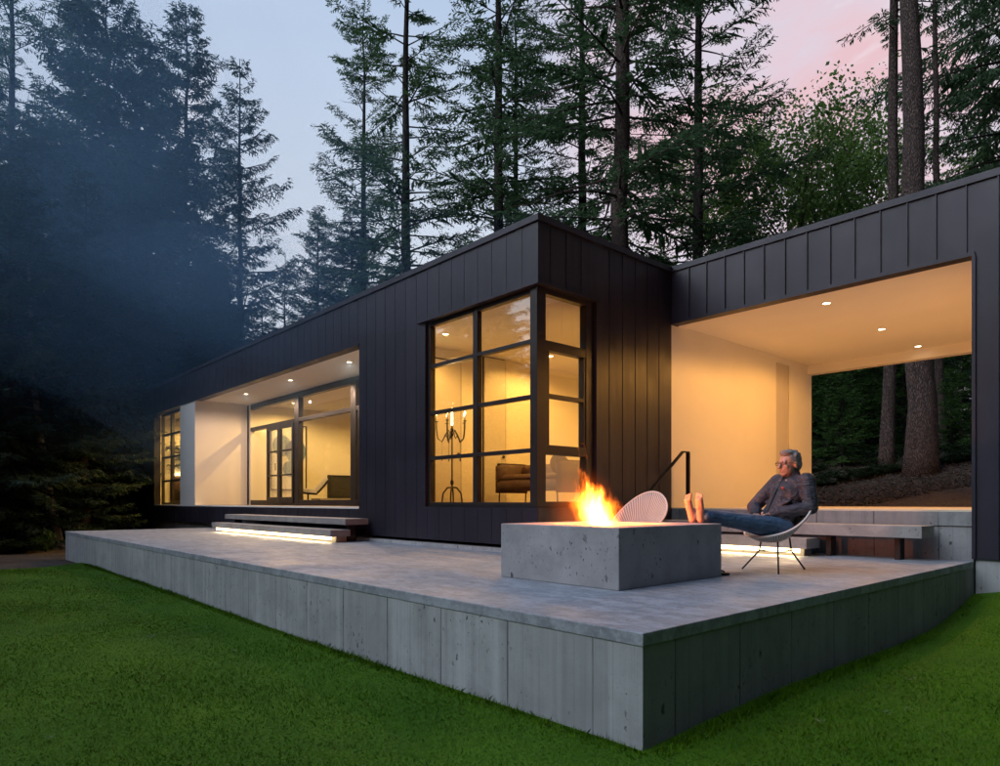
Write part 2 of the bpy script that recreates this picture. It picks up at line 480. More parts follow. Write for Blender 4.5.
# grass blades
def grass():
    N = 520000
    d = 2.6 + 17.4 * rng.random(N) ** 1.15
    lat = (rng.random(N) * 2.0 - 1.02) * d * 0.98
    x = FWD[0] * d + RGT[0] * lat; y = FWD[1] * d + RGT[1] * lat
    ok = ((y < 2.93) & (x > lawn_left(y)) & (x < 8.8)) | ((x > -2.12) & (y < 9.33) & (x < 8.8))
    x, y, d = x[ok], y[ok], d[ok]
    n = len(x)
    # a fringe of longer uncut blades along the concrete
    m = 9000
    fx_ = np.concatenate([-16.0 + 13.9 * rng.random(m), -2.12 + 0.12 * rng.random(m // 2)])
    fy_ = np.concatenate([2.93 - 0.10 * rng.random(m) ** 2, 2.95 + 6.3 * rng.random(m // 2)])
    x = np.concatenate([x, fx_]); y = np.concatenate([y, fy_]); d = np.concatenate([d, np.full(len(fx_), 3.5)])
    N = len(x)
    z = gz(x, y) - 0.008
    patch = 0.5 + 0.5 * np.sin(x * 1.9 + 2 * np.sin(y * 1.3)) * np.sin(y * 2.3 + 1.5 * np.sin(x * 0.8))
    h = (0.011 + 0.016 * rng.random(N)) * (0.75 + 0.5 * patch)
    h[n:] *= 1.3 + 1.3 * rng.random(N - n) ** 2
    h *= 1 + 0.5 * (rng.random(N) > 0.985)
    w = 0.0014 * (1 + d / 5.0) * (0.7 + 0.6 * rng.random(N))
    az = rng.random(N) * 2 * math.pi
    ln = h * (0.25 + 0.7 * rng.random(N))
    a2 = rng.random(N) * 2 * math.pi
    sx, sy = np.cos(az) * w, np.sin(az) * w
    lx, ly = np.cos(a2) * ln, np.sin(a2) * ln
    base = np.stack([x, y, z], 1)
    P = np.zeros((N, 5, 3))
    P[:, 0] = base + np.stack([-sx, -sy, 0 * x], 1)
    P[:, 1] = base + np.stack([sx, sy, 0 * x], 1)
    P[:, 2] = base + np.stack([lx * 0.35 + sx * 0.75, ly * 0.35 + sy * 0.75, h * 0.6], 1)
    P[:, 3] = base + np.stack([lx, ly, h], 1)
    P[:, 4] = base + np.stack([lx * 0.35 - sx * 0.75, ly * 0.35 - sy * 0.75, h * 0.6], 1)
    i = np.arange(N)[:, None] * 5
    return np_mesh('grass', P.reshape(-1, 3), i + np.array([[0, 1, 2, 3, 4]]))
tag(link('grass', grass(), M['grass']), 'short green grass blades growing all over the lawn', 'grass', kind='stuff')

# small lawn weeds
t = newmat('clover'); t.bsdf((0.05, 0.11, 0.03), 0.6)
M['clover'] = t.m
def weeds():
    V, Q = [], []
    for k in range(40):
        d = 3.5 + 7 * rng.random(); lat = (rng.random() * 1.7 - 0.9) * d
        x = FWD[0] * d + RGT[0] * lat; y = FWD[1] * d + RGT[1] * lat
        if not (y < 2.8 or x > -2.0): continue
        for s in range(6):
            a = rng.random() * 6.28; r = 0.03 * rng.random() + 0.01; l = 0.006 + 0.006 * rng.random()
            c = np.array([x + r * math.cos(a), y + r * math.sin(a), gz(x, y) + 0.03 + 0.02 * rng.random()])
            b = len(V)
            V += [c + np.array([l * math.cos(a), l * math.sin(a), .004]), c + np.array([-l * math.sin(a), l * math.cos(a), 0]), c - np.array([l * math.cos(a), l * math.sin(a), .003]), c + np.array([l * math.sin(a), -l * math.cos(a), 0])]
            Q.append((b, b + 1, b + 2, b + 3))
    return np_mesh('clover', np.array(V), np.array(Q))
tag(link('clover', weeds(), M['clover']), 'scattered clover leaves growing low among the lawn grass', 'clover', kind='stuff')

# ------------------------------------------------------------------ patio plinth
XP, YP = -2.15, 2.95
XL = -18.64
def L_poly(i, yt):
    return [(XL + i, YP + i), (XP - i, YP + i), (XP - i, 9.345), (-6.24, 9.345), (-6.24, yt), (XL + i, yt)]
patio = MB().prism(L_poly(0.0, 6.275), -0.075, 0.0).build('patio', M['slab'], bevel=0.006)
tag(patio, kind='structure')
tag(MB().prism([(XL + .006, YP + .006), (XP - .006, YP + .006), (XP - .006, YP + .012), (XL + .006, YP + .012)], -1.2, -0.075)
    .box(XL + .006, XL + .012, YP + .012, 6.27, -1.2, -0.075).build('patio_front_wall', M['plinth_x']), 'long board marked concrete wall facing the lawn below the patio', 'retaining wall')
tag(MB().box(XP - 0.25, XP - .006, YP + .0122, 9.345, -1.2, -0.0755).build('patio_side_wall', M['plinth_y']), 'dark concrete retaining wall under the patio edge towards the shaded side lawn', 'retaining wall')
# the front wall is a solid wall: give it its body behind the face
tag(MB().prism([(XL + .013, YP + .0123), (XP - 0.2505, YP + .0123), (XP - 0.2505, 9.3), (-6.2, 9.3), (-6.2, 6.27), (XL + .013, 6.27)], -1.2, -0.0757).build('patio_fill', M['plinth_x']), kind='structure')

# ------------------------------------------------------------------ house
Y0, X1, Y2, ZF, ZC, ZR = 6.28, -6.25, 9.34, 0.60, 3.57, 4.48
HX0 = -25.3
house = empty('modern_house', (-12, 9.5, 0))
tag(house, 'long low flat roofed house in dark standing seam metal with lit rooms', 'house')
def part(mb, name, mat, parent=None, **kw):
    """build in world coordinates and hang under the house (or under one of its parts)"""
    o = mb.build(name, mat, **kw)
    p = parent or house
    o.parent = p
    if p is house: o.location = -house.location
    else: o.location = (0, 0, 0)
    return o

SE = 0.31
def ribs_x(mb, x0, x1, z0, z1, y):
    k = math.ceil((X1 - x1) / SE)
    while X1 - k * SE > x0 + 0.03:
        x = X1 - k * SE
        if x < x1 - 0.03: mb.box(x - .004, x + .004, y - .0035, y + .01, z0, z1)
        k += 1
def ribs_y(mb, y0, y1, z0, z1, x):
    k = 0
    while Y0 + .24 + k * SE < y1 - 0.03:
        y = Y0 + .24 + k * SE
        if y > y0 + 0.03: mb.box(x - .01, x + .007, y - .004, y + .004, z0, z1)
        k += 1

# lawn side cladding
m = MB()
for (xa, xb, za, zb) in ((HX0, X1, 3.56, 4.40), (HX0, -24.0, 0.1, 3.56), (-10.85, -8.79, 0.1, 3.56), (-24.0, -10.85, 0.1, 0.565), (-8.79, X1, 0.1, 0.62)):
    m.box(xa, xb, Y0, Y0 + .2, za, zb)
for (xa, xb, za, zb) in ((HX0, -24.0, 0.1, 4.4), (-10.85, -8.79, 0.1, 4.4), (-24.0, -10.85, 3.6, 4.4), (-8.79, X1, 3.62, 4.4), (-24.0, -10.85, 0.1, 0.55), (-8.79, X1, 0.1, 0.6)):
    ribs_x(m, xa, xb, za, zb, Y0)
m.box(-24.02, -10.83, Y0 - .02, Y0 + .02, 3.553, 3.585)          # drip edge over the recess
m.box(HX0, HX0 + .2, Y0 + .2, 13.2, 0.1, 4.4)
part(m, 'cladding', M['metal'])
# corner return
m = MB()
m.box(X1 - .2, X1, Y0 + .2, Y2 + .2, 3.5601, 4.4)
m.box(X1 - .2, X1, 7.47, Y2, 0.1, 3.56)
m.box(X1 - .2, X1, Y0 + .2, 7.47, 0.1, 0.62)
ribs_y(m, 7.47, Y2, 0.1, 4.4, X1); ribs_y(m, Y0, 7.47, 3.62, 4.4, X1)
part(m, 'cladding', M['metal'])
# right wing: fascia and pier
m = MB()
m.box(X1 + .0, 6.0, Y2, Y2 + .2, 3.575, 4.41)
m.box(XP, 6.0, Y2, Y2 + .25, 0.03, 3.575)
for k in range(40):
    x = -5.92 + k * 0.309
    if x < XP: m.box(x - .006, x + .006, Y2 - .022, Y2 + .01, 3.61, 4.41)
    elif x < 6: m.box(x - .006, x + .006, Y2 - .022, Y2 + .01, 0.03, 4.41)
m.box(X1 + .02, XP + .02, Y2 - .03, Y2 + .02, 3.56, 3.61)          # drip edge
m.box(XP - .006, XP + .03, Y2 - .03, Y2 + .02, 0.03, 3.56)
part(m, 'cladding', M['metal'])
m = MB()
m.box(HX0 - .02, X1 + .03, Y0 - .03, Y0 + .25, 4.40, 4.485)
m.box(X1 - .25, X1 + .03, Y0 + .25, Y2 + .25, 4.40, 4.485)
m.box(X1 + .03, 6.0, Y2 - .03, Y2 + .25, 4.41, 4.495)
part(m, 'roof_coping', M['metal'])
m = MB()
m.box(HX0, X1 - .2, Y0 + .2, 13.2, 4.2, 4.34); m.box(X1 - .2, 6.0, Y2 + .2, 14.56, 4.2, 4.34)
m.box(X1 - .2, 6.0, 14.36, 14.56, 3.75, 4.45); m.box(HX0, X1 - .2, 13.0, 13.2, 4.34, 4.45)
part(m, 'roof', M['metal'])
m = MB()
m.box(HX0 + .2, X1 - .2, Y0 + .2, 13.0, ZC, 3.75)
m.box(X1, XP - .0, Y2 + .2, 14.36, 3.58, 3.75)
part(m, 'ceiling', M['ceil'])
m = MB()
m.box(HX0 + .2, X1 - .2, Y0 + .2, 13.0, 0.2, ZF)
part(m, 'floor', M['wood'])
m = MB().box(-24.0, -10.85, Y0 - .012, Y0 + .2, 0.568, 0.601)
part(m, 'sill', M['plaster'])
# concrete footing and raised walkway floor
m = MB()
m.box(-10.85, X1 + .03, Y0 - .05, Y0 + .2, -0.3, 0.05)
m.box(X1 - .2, X1 + .05, Y0 + .2, Y2, -0.3, 0.05)
part(m, 'foundation', M['plinth_x'])
part(MB().box(-24.9, -10.86, Y0 + .12, Y0 + .3, -1, 0.1), 'foundation', M['riser'])
part(MB().box(XP + .02, 6.0, Y2 + .03, Y2 + .22, -1.2, 0.03), 'foundation', M['plinth_x'])
m = MB().box(X1, XP, Y2 + .02, 14.6, -0.8, 0.41)
part(m, 'foundation', M['riser'])
m = MB().box(X1, XP, Y2, 14.62, 0.41, ZF - .02)
wf_ = part(m, 'walkway_floor', M['riser'], bevel=0.006)
part(MB().box(X1 + .002, XP - .002, Y2 + .004, 14.616, ZF - .02, ZF), 'floor_finish', simple('pale_bounce_floor', (0.70, 0.60, 0.44), 0.5, 0, 0.08, 3.0), wf_)  # floor top made pale and warm to bounce light onto the ceiling

# walls
m = MB()
m.box(X1 - .2, X1, Y2 + .2, 12.95, ZF, ZC + .01); m.box(X1 - .2, X1, 13.52, 14.56, ZF, ZC + .01)
m.box(X1 - .2, X1, Y2 + .001, Y2 + .2, ZF, 3.5599)
m.box(X1 - .2, X1, 12.95, 13.52, 3.46, ZC + .01)
part(m, 'wall', M['plaster'])
dr = part(MB().box(X1 - .1, X1 - .012, 12.953, 13.482, ZF, 3.455), 'door', M['doorpaint'])
part(MB().box(X1 - .19, X1 - .15, 12.952, 13.519, ZF, 3.459), 'door_gap_shade', M['steel'], dr)  # dark backing added behind the leaf as the shade in its gap
part(MB().box(X1, XP, 14.36, 14.56, 3.39, 3.579), 'lintel', M['plaster'])
part(MB().box(XP, XP + .2, Y2 + .25, 14.56, ZF, 3.58), 'wall', M['plaster'])
part(MB().box(-21.29, -19.95, Y0 + .004, 7.77, 0.602, ZC - .001), 'wall', M['plaster'])
m = MB()
m.box(HX0 + .2, X1 - .2, 12.8, 13.0, ZF, ZC)                                   # back of the rooms
m.box(HX0 + .2, HX0 + .3, Y0 + .2, 12.8, ZF, ZC)
m.box(-20.1, -19.7, 7.77, 12.8, ZF, ZC)
m.box(-10.6, -10.1, Y0 + .2, 12.8, ZF, ZC)
m.box(-10.85, -10.6, Y0 + .2, 7.9, ZF, ZC)
m.box(X1 - .3, X1 - .2, 7.6, 12.8, ZF, ZC)
part(m, 'partition', M['room'])
# doors on the corner room partition (flat leaves standing a little proud with dark strips painted in as the shadow of the gaps)
for (ya, yb, h) in ((7.35, 8.02, 2.75), (8.62, 9.18, 2.95)):
    d_ = part(MB().box(-10.1, -10.06, ya, yb, ZF, ZF + h), 'door', M['doorpaint'])
    part(MB().ell((-10.03, yb - .08, ZF + 1.0), (.03, .03, .03)), 'handle', M['black'], d_, smooth=True)
    part(MB().box(-10.1, -10.085, ya - .03, ya, ZF, ZF + h).box(-10.1, -10.085, yb, yb + .03, ZF, ZF + h).box(-10.1, -10.085, ya, yb, ZF + h, ZF + h + .03), 'door_gap_shade', M['frame'], d_)
part(MB().box(-9.0, -7.6, 12.74, 12.80, ZF, 3.0).box(-7.57, -6.9, 12.74, 12.80, ZF, 3.0), 'cabinet_front', M['doorpaint'])

# windows ------------------------------------------------------------
def window_x(xs, zs, y, th=0.09, xw=0.06, zw=0.06, name='window', outer=0.07, dead=()):
    """grid window in a plane of constant y; xs, zs are the outer edges and inner bars"""
    m = MB()
    for k, x in enumerate(xs):
        w = outer if k in (0, len(xs) - 1) else xw
        c = x + (w / 2 if k == 0 else -w / 2 if k == len(xs) - 1 else 0)
        m.box(c - w / 2, c + w / 2, y, y + th, zs[0], zs[-1])
    for k, z in enumerate(zs):
        w = outer if k in (0, len(zs) - 1) else zw
        c = z + (w / 2 if k == 0 else -w / 2 if k == len(zs) - 1 else 0)
        m.box(xs[0] + .002, xs[-1] - .002, y + .004, y + th - .004, c - w / 2, c + w / 2)
    o = part(m, name, M['frame'], bevel=0.004)
    part(MB().box(xs[0] + .01, xs[-1] - .01, y + th * .5, y + th * .5 + .01, zs[0] + .01, zs[-1] - .01), 'pane', M['glass'], o)
    return o
# corner window, lawn side
window_x([-8.79, -7.607, X1 - .06], [0.62, 1.39, 2.11, 2.855, 3.56], 6.33, 0.09, 0.10, 0.055, outer=0.07)
part(MB().box(-8.95, X1 + .05, Y0 - .05, Y0 + .0, 3.56, 3.60).box(X1, X1 + .05, Y0, 7.52, 3.56, 3.60), 'window_hood', M['metal'])
# corner window, side
m = MB()
ys = [6.30, 7.46]
m.box(-6.42, -6.29, 6.30, 6.47, 0.62, 3.56)                      # corner post
m.box(-6.42, -6.30, 7.30, 7.47, 0.62, 3.56)
for za, zb in ((0.62, 0.70), (1.335, 1.465), (2.74, 2.87), (3.49, 3.56)):
    m.box(-6.415, -6.305, 6.47, 7.30, za, zb)
m.box(-6.405, -6.315, 6.47, 7.30, 2.105, 2.16)
m.box(-6.41, -6.312, 6.47, 6.56, 1.465, 2.74); m.box(-6.41, -6.312, 7.26, 7.30, 1.465, 2.74)
w_ = part(m, 'window', M['frame'], bevel=0.004)
part(MB().box(-6.365, -6.355, 6.46, 7.31, 0.64, 3.52), 'pane', M['glass'], w_)
# far left window
window_x([-24.0, -22.95, -21.29], [0.60, 1.37, 2.13, 2.865, 3.56], 6.50, 0.09, 0.13, 0.06)
# window wall in the recess
YW = 7.77
window_x([-19.95, -16.64, -13.70, -10.85], [0.60, 2.83, 3.55], YW, 0.14, 0.24, 0.10, outer=0.14)
m = MB()
def leaf(x0, x1, parent_name='french_door'):
    m = MB()
    z0, z1 = 0.66, 2.78
    y0, y1 = YW - .02, YW + .05
    s = .085
    m.box(x0, x0 + s, y0, y1, z0, z1); m.box(x1 - s, x1, y0, y1, z0, z1)
    m.box(x0 + s, x1 - s, y0 + .003, y1 - .003, z0, z0 + .16); m.box(x0 + s, x1 - s, y0 + .003, y1 - .003, z1 - .1, z1)
    for z in (1.42, 2.08): m.box(x0 + s, x1 - s, y0 + .008, y1 - .008, z - .02, z + .02)
    o = part(m, 'french_door', M['frame'], bevel=0.003)
    part(MB().box(x0 + s - .01, x1 - s + .01, YW + .012, YW + .02, z0 + .1, z1 - .05), 'pane', M['glass'], o)
    return o
a_ = leaf(-18.50, -17.70); b_ = leaf(-17.695, -16.80)
part(MB().tube([(-17.78, YW - .07, 1.55), (-17.78, YW - .07, 1.75)], .012), 'handle', M['steel'], a_, smooth=True)
a_ = leaf(-13.45, -12.60); b_ = leaf(-12.595, -11.75)
part(MB().tube([(-12.66, YW - .07, 1.55), (-12.66, YW - .07, 1.75)], .012), 'handle', M['steel'], a_, smooth=True)

# downlights ----------------------------------------------------------
def lamp(name, typ, loc, power, color, parent=None, **kw):
    ld = bpy.data.lights.new(name, typ)
    ld.energy = power; ld.color = color
    for k, v in kw.items(): setattr(ld, k, v)
    o = bpy.data.objects.new(name, ld)
    col.objects.link(o)
    o.location = loc
    if parent is not None:
        o.parent = parent
        if parent is house: o.location = Vector(loc) - house.location
    return o
def downlight(x, y, z, power, color, cone=150, blend=0.6):
    tr = MB()
    n = 20
    vs, fs = [], []
    for k in range(n):
        a = 2 * math.pi * k / n
        for r, dz in ((.075, 0), (.075, -.006), (.052, -.006), (.046, 0.0)):
            vs.append((x + r * math.cos(a), y + r * math.sin(a), z + dz))
    for k in range(n):
        l = (k + 1) % n
        for q in range(3): fs.append((k * 4 + q, l * 4 + q, l * 4 + q + 1, k * 4 + q + 1))
    tr.add(vs, fs)
    o = part(tr, 'downlight', M['white'])
    ln_ = MB(); ln_.add([(x + .05 * math.cos(2 * math.pi * k / n), y + .05 * math.sin(2 * math.pi * k / n), z - .003) for k in range(n)] + [(x, y, z - .012)], [(k, (k + 1) % n, n) for k in range(n)])
    part(ln_, 'lamp_lens', M['lamp'], o)
    l = lamp('downlight_lamp', 'SPOT', (x, y, z - .03), power, color, house, spot_size=R(cone), spot_blend=blend, shadow_soft_size=0.02)
    return o
WALK = (1.0, 0.45, 0.09)
REC = (1.0, 0.66, 0.44)
ROOM = (1.0, 0.58, 0.15)
CORNER = (1.0, 0.50, 0.10)
for y, p_, cn in ((10.05, 118, 164), (12.25, 185, 174), (14.1, 50, 95)): downlight(-4.1, y, 3.58, p_, WALK, cn, 0.25)
for x in (-17.88, -15.15, -12.37): downlight(x, 6.93, ZC, 145, REC, 172, .3)
for x, y in ((-17.6, 10.6), (-15.0, 9.2), (-12.6, 10.6), (-15.0, 11.8), (-18.6, 8.6)): downlight(x, y, ZC, 215, ROOM, 165, .5)
for x, y in ((-9.2, 7.0), (-7.4, 8.6), (-9.2, 9.6), (-7.6, 11.2)): downlight(x, y, ZC, 185, CORNER, 165, .5)
for x, y in ((-23.6, 8.0), (-22.2, 10.8), (-21.6, 7.4)): downlight(x, y, ZC, 400, ROOM, 165, .5)

# fireplace in the living room (part of the house)
fp = part(MB().box(-19.7, -19.62, 10.25, 11.2, 0.82, 1.55), 'fireplace', M['steel'])
part(MB().box(-19.62, -19.61, 10.32, 11.13, 0.88, 1.48), 'firebox_glass', simple('firebox_black_glass', (0.02, 0.02, 0.018), 0.1), fp)
part(MB().box(-19.7, -19.1, 9.7, 12.0, 0.62, 0.80), 'hearth', M['tread'])

# ------------------------------------------------------------------ steps, bench
def step(name, x0, x1, y0, y1, z0, z1, label, cat, group, led=False, legs=(), led_y=None):
    e = empty(name, ((x0 + x1) / 2, (y0 + y1) / 2, 0))
    tag(e, label, cat, group)
    off = -e.location
    def p(mb, nm, mat, **kw):
        o = mb.build(nm, mat, e, **kw); o.location = off; return o
    p(MB().box(x0, x1, y0, y1, z0, z1), 'tread', M['tread'], bevel=0.008)
    for lx in legs:
        p(MB().box(lx - .03, lx + .03, y0 + .14, y0 + .30, 0.0, z0), 'leg', M['steel'])
    if led:
        p(MB().box(x0 + .12, x1 - .12, y0 + .06, y0 + .085, z0 - .055, z0), 'led_strip', M['led'])
        p(MB().box(x0 + .10, x1 - .10, y0 + .16, y1 - .02, 0.0, z0), 'riser', M['tread'])
    return e
step('floating_step', -16.15, -10.38, 5.46, 5.84, 0.10, 0.215, 'lowest concrete step glowing underneath before the window wall', 'step', 'floating concrete steps', led=True)
step('floating_step', -16.15, -10.42, 5.76, 6.22, 0.295, 0.40, 'upper concrete step just below the sill of the window wall', 'step', 'floating concrete steps', legs=(-10.62, -12.5, -14.4, -15.9))
step('floating_step', -6.1, -3.72, 8.52, 8.92, 0.10, 0.235, 'low concrete step glowing underneath behind the seated man', 'step', 'floating concrete steps', led=True)
bench = step('bench', -6.1, -2.52, 8.80, 9.26, 0.27, 0.415, 'long concrete bench on black steel legs under the open walkway', 'bench', None, legs=(-5.8, -3.62, -2.82))
for y, x0, x1 in ((5.55, -16, -10.5), (8.60, -5.95, -3.85)):
    l = lamp('led_lamp', 'AREA', ((x0 + x1) / 2, y - .03, 0.085), 9 * (x1 - x0), (1.0, 0.70, 0.34), None, shape='RECTANGLE', size=x1 - x0, size_y=0.03)
    l.rotation_euler = (R(-25), 0, 0)

# handrail
hr = empty('handrail', (-6.0, 9.43, ZF))
tag(hr, 'black flat steel handrail rising to the walkway beside the dark wall', 'handrail')
def hp(mb, nm):
    o = mb.build(nm, M['steel'], hr, bevel=0.003); o.location = -hr.location
hp(MB().box(-6.03, -5.97, 9.41, 9.45, ZF, 1.48), 'post')
hp(MB().bar((-6.0, 9.44, 1.49), (-6.0, 9.27, 1.49), 0.06, 0.02).bar((-6.0, 9.275, 1.487), (-6.0, 8.36, 0.82), 0.06, 0.02), 'rail')
hp(MB().box(-6.03, -5.97, 8.36, 8.40, 0.0, 0.83), 'post')

# ------------------------------------------------------------------ fire pit
pit = empty('fire_pit', (-3.98, 4.97, 0))
tag(pit, 'big square concrete fire pit block on the patio', 'fire pit')
px0, px1, py0, py1, pz = -0.69, 0.69, -0.77, 0.765, 0.495
m = MB()
hx, hy = 0.42, 0.45          # burner opening
out = [(px0, py0), (px1, py0), (px1, py1), (px0, py1)]
inn = [(-hx, -hy), (hx, -hy), (hx, hy), (-hx, hy)]
vs = [(x, y, 0) for x, y in out] + [(x, y, pz) for x, y in out] + [(x, y, pz) for x, y in inn] + [(x, y, pz - .16) for x, y in inn]
fs = [(3, 2, 1, 0)] + [(i, (i + 1) % 4, 4 + (i + 1) % 4, 4 + i) for i in range(4)] + [(4 + i, 4 + (i + 1) % 4, 8 + (i + 1) % 4, 8 + i) for i in range(4)] + [(8 + i, 8 + (i + 1) % 4, 12 + (i + 1) % 4, 12 + i) for i in range(4)] + [(12, 13, 14, 15)]
m.add(vs, fs).build('pit_block', M['pit'], pit, bevel=0.008)
m = MB()
for k in range(90):
    x, y = (random.random() * 2 - 1) * .38, (random.random() * 2 - 1) * .41
    m.ell((x, y, pz - .145 + random.random() * .035), (.03 + .03 * random.random(), .03 + .025 * random.random(), .025 + .015 * random.random()), None, 6, 4)
m.build('lava_rock', simple('lava_rock', (0.04, 0.033, 0.03), 0.95), pit)['kind'] = 'stuff'

def mat_fire():
    t = newmat('fire_flames')
    co = t.n('ShaderNodeTexCoord').outputs['Object']
    sp = t.n('ShaderNodeSeparateXYZ'); t.l(co, sp.inputs[0])
    z = sp.outputs[2]                                   # 0 at the burner, about 0.6 at the tips
    # turbulence that grows with height
    def warp(loc, sc):
        n = t.n('ShaderNodeTexNoise'); t.l(t.mapping(co, (sc, sc, sc * 0.42), loc), n.inputs['Vector'])
        n.inputs['Scale'].default_value = 1; n.inputs['Detail'].default_value = 3
        n.inputs['Distortion'].default_value = 0.8
        return t.math('SUBTRACT', n.outputs['Fac'], 0.5)
    amp = t.rng(z, 0, 0.5, 0.08, 0.36)
    wx = t.math('MULTIPLY', warp((0, 0, 0), 9.0), amp)
    wy = t.math('MULTIPLY', warp((7, 3, 1), 9.0), amp)
    # lean
    x = t.math('ADD', t.math('ADD', sp.outputs[0], wx), t.math('MULTIPLY', z, 0.20))
    y = t.math('ADD', t.math('ADD', sp.outputs[1], wy), t.math('MULTIPLY', z, 0.22))
    r = t.math('SQRT', t.math('ADD', t.math('MULTIPLY', x, x), t.math('MULTIPLY', y, y)))
    rad = t.math('MULTIPLY', t.rng(z, 0.0, 0.26, 0.17, 0.265), t.rng(z, 0.30, 0.62, 1.0, 0.12))
    d = t.math('SUBTRACT', 1.0, t.math('DIVIDE', r, rad))
    tongue = t.noise(t.mapping(co, (17, 17, 4.0), (2, 5, 0)), 1.0, 3, 0.6, 1.0)
    d = t.math('SUBTRACT', d, t.math('MULTIPLY', t.rng(tongue, 0.3, 0.75), t.rng(z, 0.12, 0.58, 0.0, 1.25)))
    k = t.math('MAXIMUM', t.math('MINIMUM', d, 1.0), 0.0)
    hot = t.math('MULTIPLY', k, t.rng(z, 0.08, 0.75, 1.0, 0.42))
    rp = t.n('ShaderNodeValToRGB'); t.l(hot, rp.inputs[0])
    e = rp.color_ramp.elements
    e[0].position = 0.0; e[0].color = (1.0, 0.10, 0.005, 1)
    e[1].position = 0.9; e[1].color = (1.0, 0.66, 0.26, 1)
    q = e.new(0.25); q.color = (1.0, 0.22, 0.015, 1)
    q = e.new(0.55); q.color = (1.0, 0.43, 0.07, 1)
    s = t.math('MULTIPLY', t.math('POWER', hot, 1.5), 230)
    em = t.n('ShaderNodeEmission'); t.l(rp.outputs[0], em.inputs[0]); t.l(s, em.inputs[1])
    # soft orange glow painted as emission round and down-wind of the flames
    gx = t.math('ADD', sp.outputs[0], 0.13); gy = t.math('ADD', sp.outputs[1], 0.15); gzz = t.math('MULTIPLY', t.math('SUBTRACT', z, 0.22), 0.8)
    gr = t.math('SQRT', t.math('ADD', t.math('ADD', t.math('MULTIPLY', gx, gx), t.math('MULTIPLY', gy, gy)), t.math('MULTIPLY', gzz, gzz)))
    gg = t.math('POWER', t.rng(gr, 0.0, 0.36, 1.0, 0.0), 1.5)
    e2 = t.n('ShaderNodeEmission'); e2.inputs[0].default_value = (1.0, 0.16, 0.015, 1); t.l(t.math('MULTIPLY', gg, 1.8), e2.inputs[1])
    asum = t.n('ShaderNodeAddShader'); t.l(em.outputs[0], asum.inputs[0]); t.l(e2.outputs[0], asum.inputs[1])
    o = t.n('ShaderNodeOutputMaterial'); t.l(asum.outputs[0], o.inputs['Volume'])
    t.m.cycles.homogeneous_volume = False
    return t.m
fire = empty('fire', (-4.02, 4.90, pz - .10))
tag(fire, 'bright orange and yellow fire burning in the concrete block', 'fire')
MB().box(-.50, .36, -.52, .36, 0.0, 0.85).build('flames', mat_fire(), fire)
lamp('fire_lamp', 'POINT', (0, 0, 0.235), 140, (1.0, 0.20, 0.03), fire, shadow_soft_size=0.10)

# ------------------------------------------------------------------ wicker chairs
def mat_wicker():
    t = newmat('woven_wicker')
    co = objco(t)
    sp = t.n('ShaderNodeSeparateXYZ'); t.l(co, sp.inputs[0])
    an = t.math('ARCTAN2', sp.outputs[1], sp.outputs[0])
    r = t.math('FRACT', t.math('MULTIPLY', an, 11.0))
    st = t.rng(t.math('ABSOLUTE', t.math('SUBTRACT', r, 0.5)), 0.10, 0.30, 1, 0)
    c = t.mix(st, (0.66, 0.62, 0.56), (0.20, 0.18, 0.16))
    c = t.mix(t.rng(t.noise(co, 9, 3), 0.35, 0.7, 0, 0.4), c, (0.42, 0.38, 0.33))
    t.bsdf(c, 0.6, 0, t.math('SUBTRACT', 1.0, st), 0.004)
    return t.m
M['wicker'] = mat_wicker()
M['rim'] = simple('pale_rim', (0.70, 0.67, 0.62), 0.5)
def rim_pt(ph, k=1.0):
    c, s = math.cos(ph), math.sin(ph)
    return Vector((0.30 * c - 0.03, 0.335 * s, 0.585 - 0.235 * c - 0.075 * s * s))
APEX = Vector((-0.02, 0, 0.315))
def make_chair():
    root = empty('wicker_chair')
    n, mr = 56, 9
    vs, fs = [], []
    for j in range(mr + 1):
        u = j / mr
        for k in range(n):
            ph = 2 * math.pi * k / n
            p = rim_pt(ph)
            q = APEX.lerp(p, u)
            q.z = APEX.z + (p.z - APEX.z) * (u ** 1.35) - 0.03 * math.sin(math.pi * u)
            # flat little seat pan
            if j == 0: q = APEX + Vector((0.03 * math.cos(ph), 0.03 * math.sin(ph), 0))
            vs.append(q)
    for j in range(mr):
        for k in range(n):
            l = (k + 1) % n
            fs.append((j * n + k, j * n + l, (j + 1) * n + l, (j + 1) * n + k))
    fs.append(tuple(range(n - 1, -1, -1)))
    sh = MB().add(vs, fs).build('shell', M['wicker'], root, True)
    so = sh.modifiers.new('thick', 'SOLIDIFY'); so.thickness = 0.009; so.offset = 0
    MB().tube([rim_pt(2 * math.pi * k / 64) for k in range(65)], .011, 8, False).build('rim', M['rim'], root, True)
    ringp = []
    for k in range(3):
        a = LEGA[k]
        d = Vector((math.cos(a), math.sin(a), 0))
        top = APEX + d * 0.15 + Vector((0, 0, 0.02)); knee = Vector((0.17 * d.x - .02, 0.17 * d.y, 0.205)); foot = Vector((0.34 * d.x - .02, 0.34 * d.y, 0.008))
        ringp.append(knee)
        MB().tube([top, top.lerp(knee, .5), knee, knee.lerp(foot, .15), foot], [.0085] * 5, 8).build('leg', M['steel'], root, True)
    rg = MB()
    for k in range(3):
        a, b = ringp[k], ringp[(k + 1) % 3]
        mid = (a + b) / 2; mid2 = mid + (mid - Vector((-.02, 0, mid.z))).normalized() * .03
        rg.tube([a, a.lerp(mid2, .55) + (mid2 - mid) * .35, mid2, b.lerp(mid2, .55) + (mid2 - mid) * .35, b], .005, 6)
    rg.build('brace_ring', M['steel'], root, True)
    return root
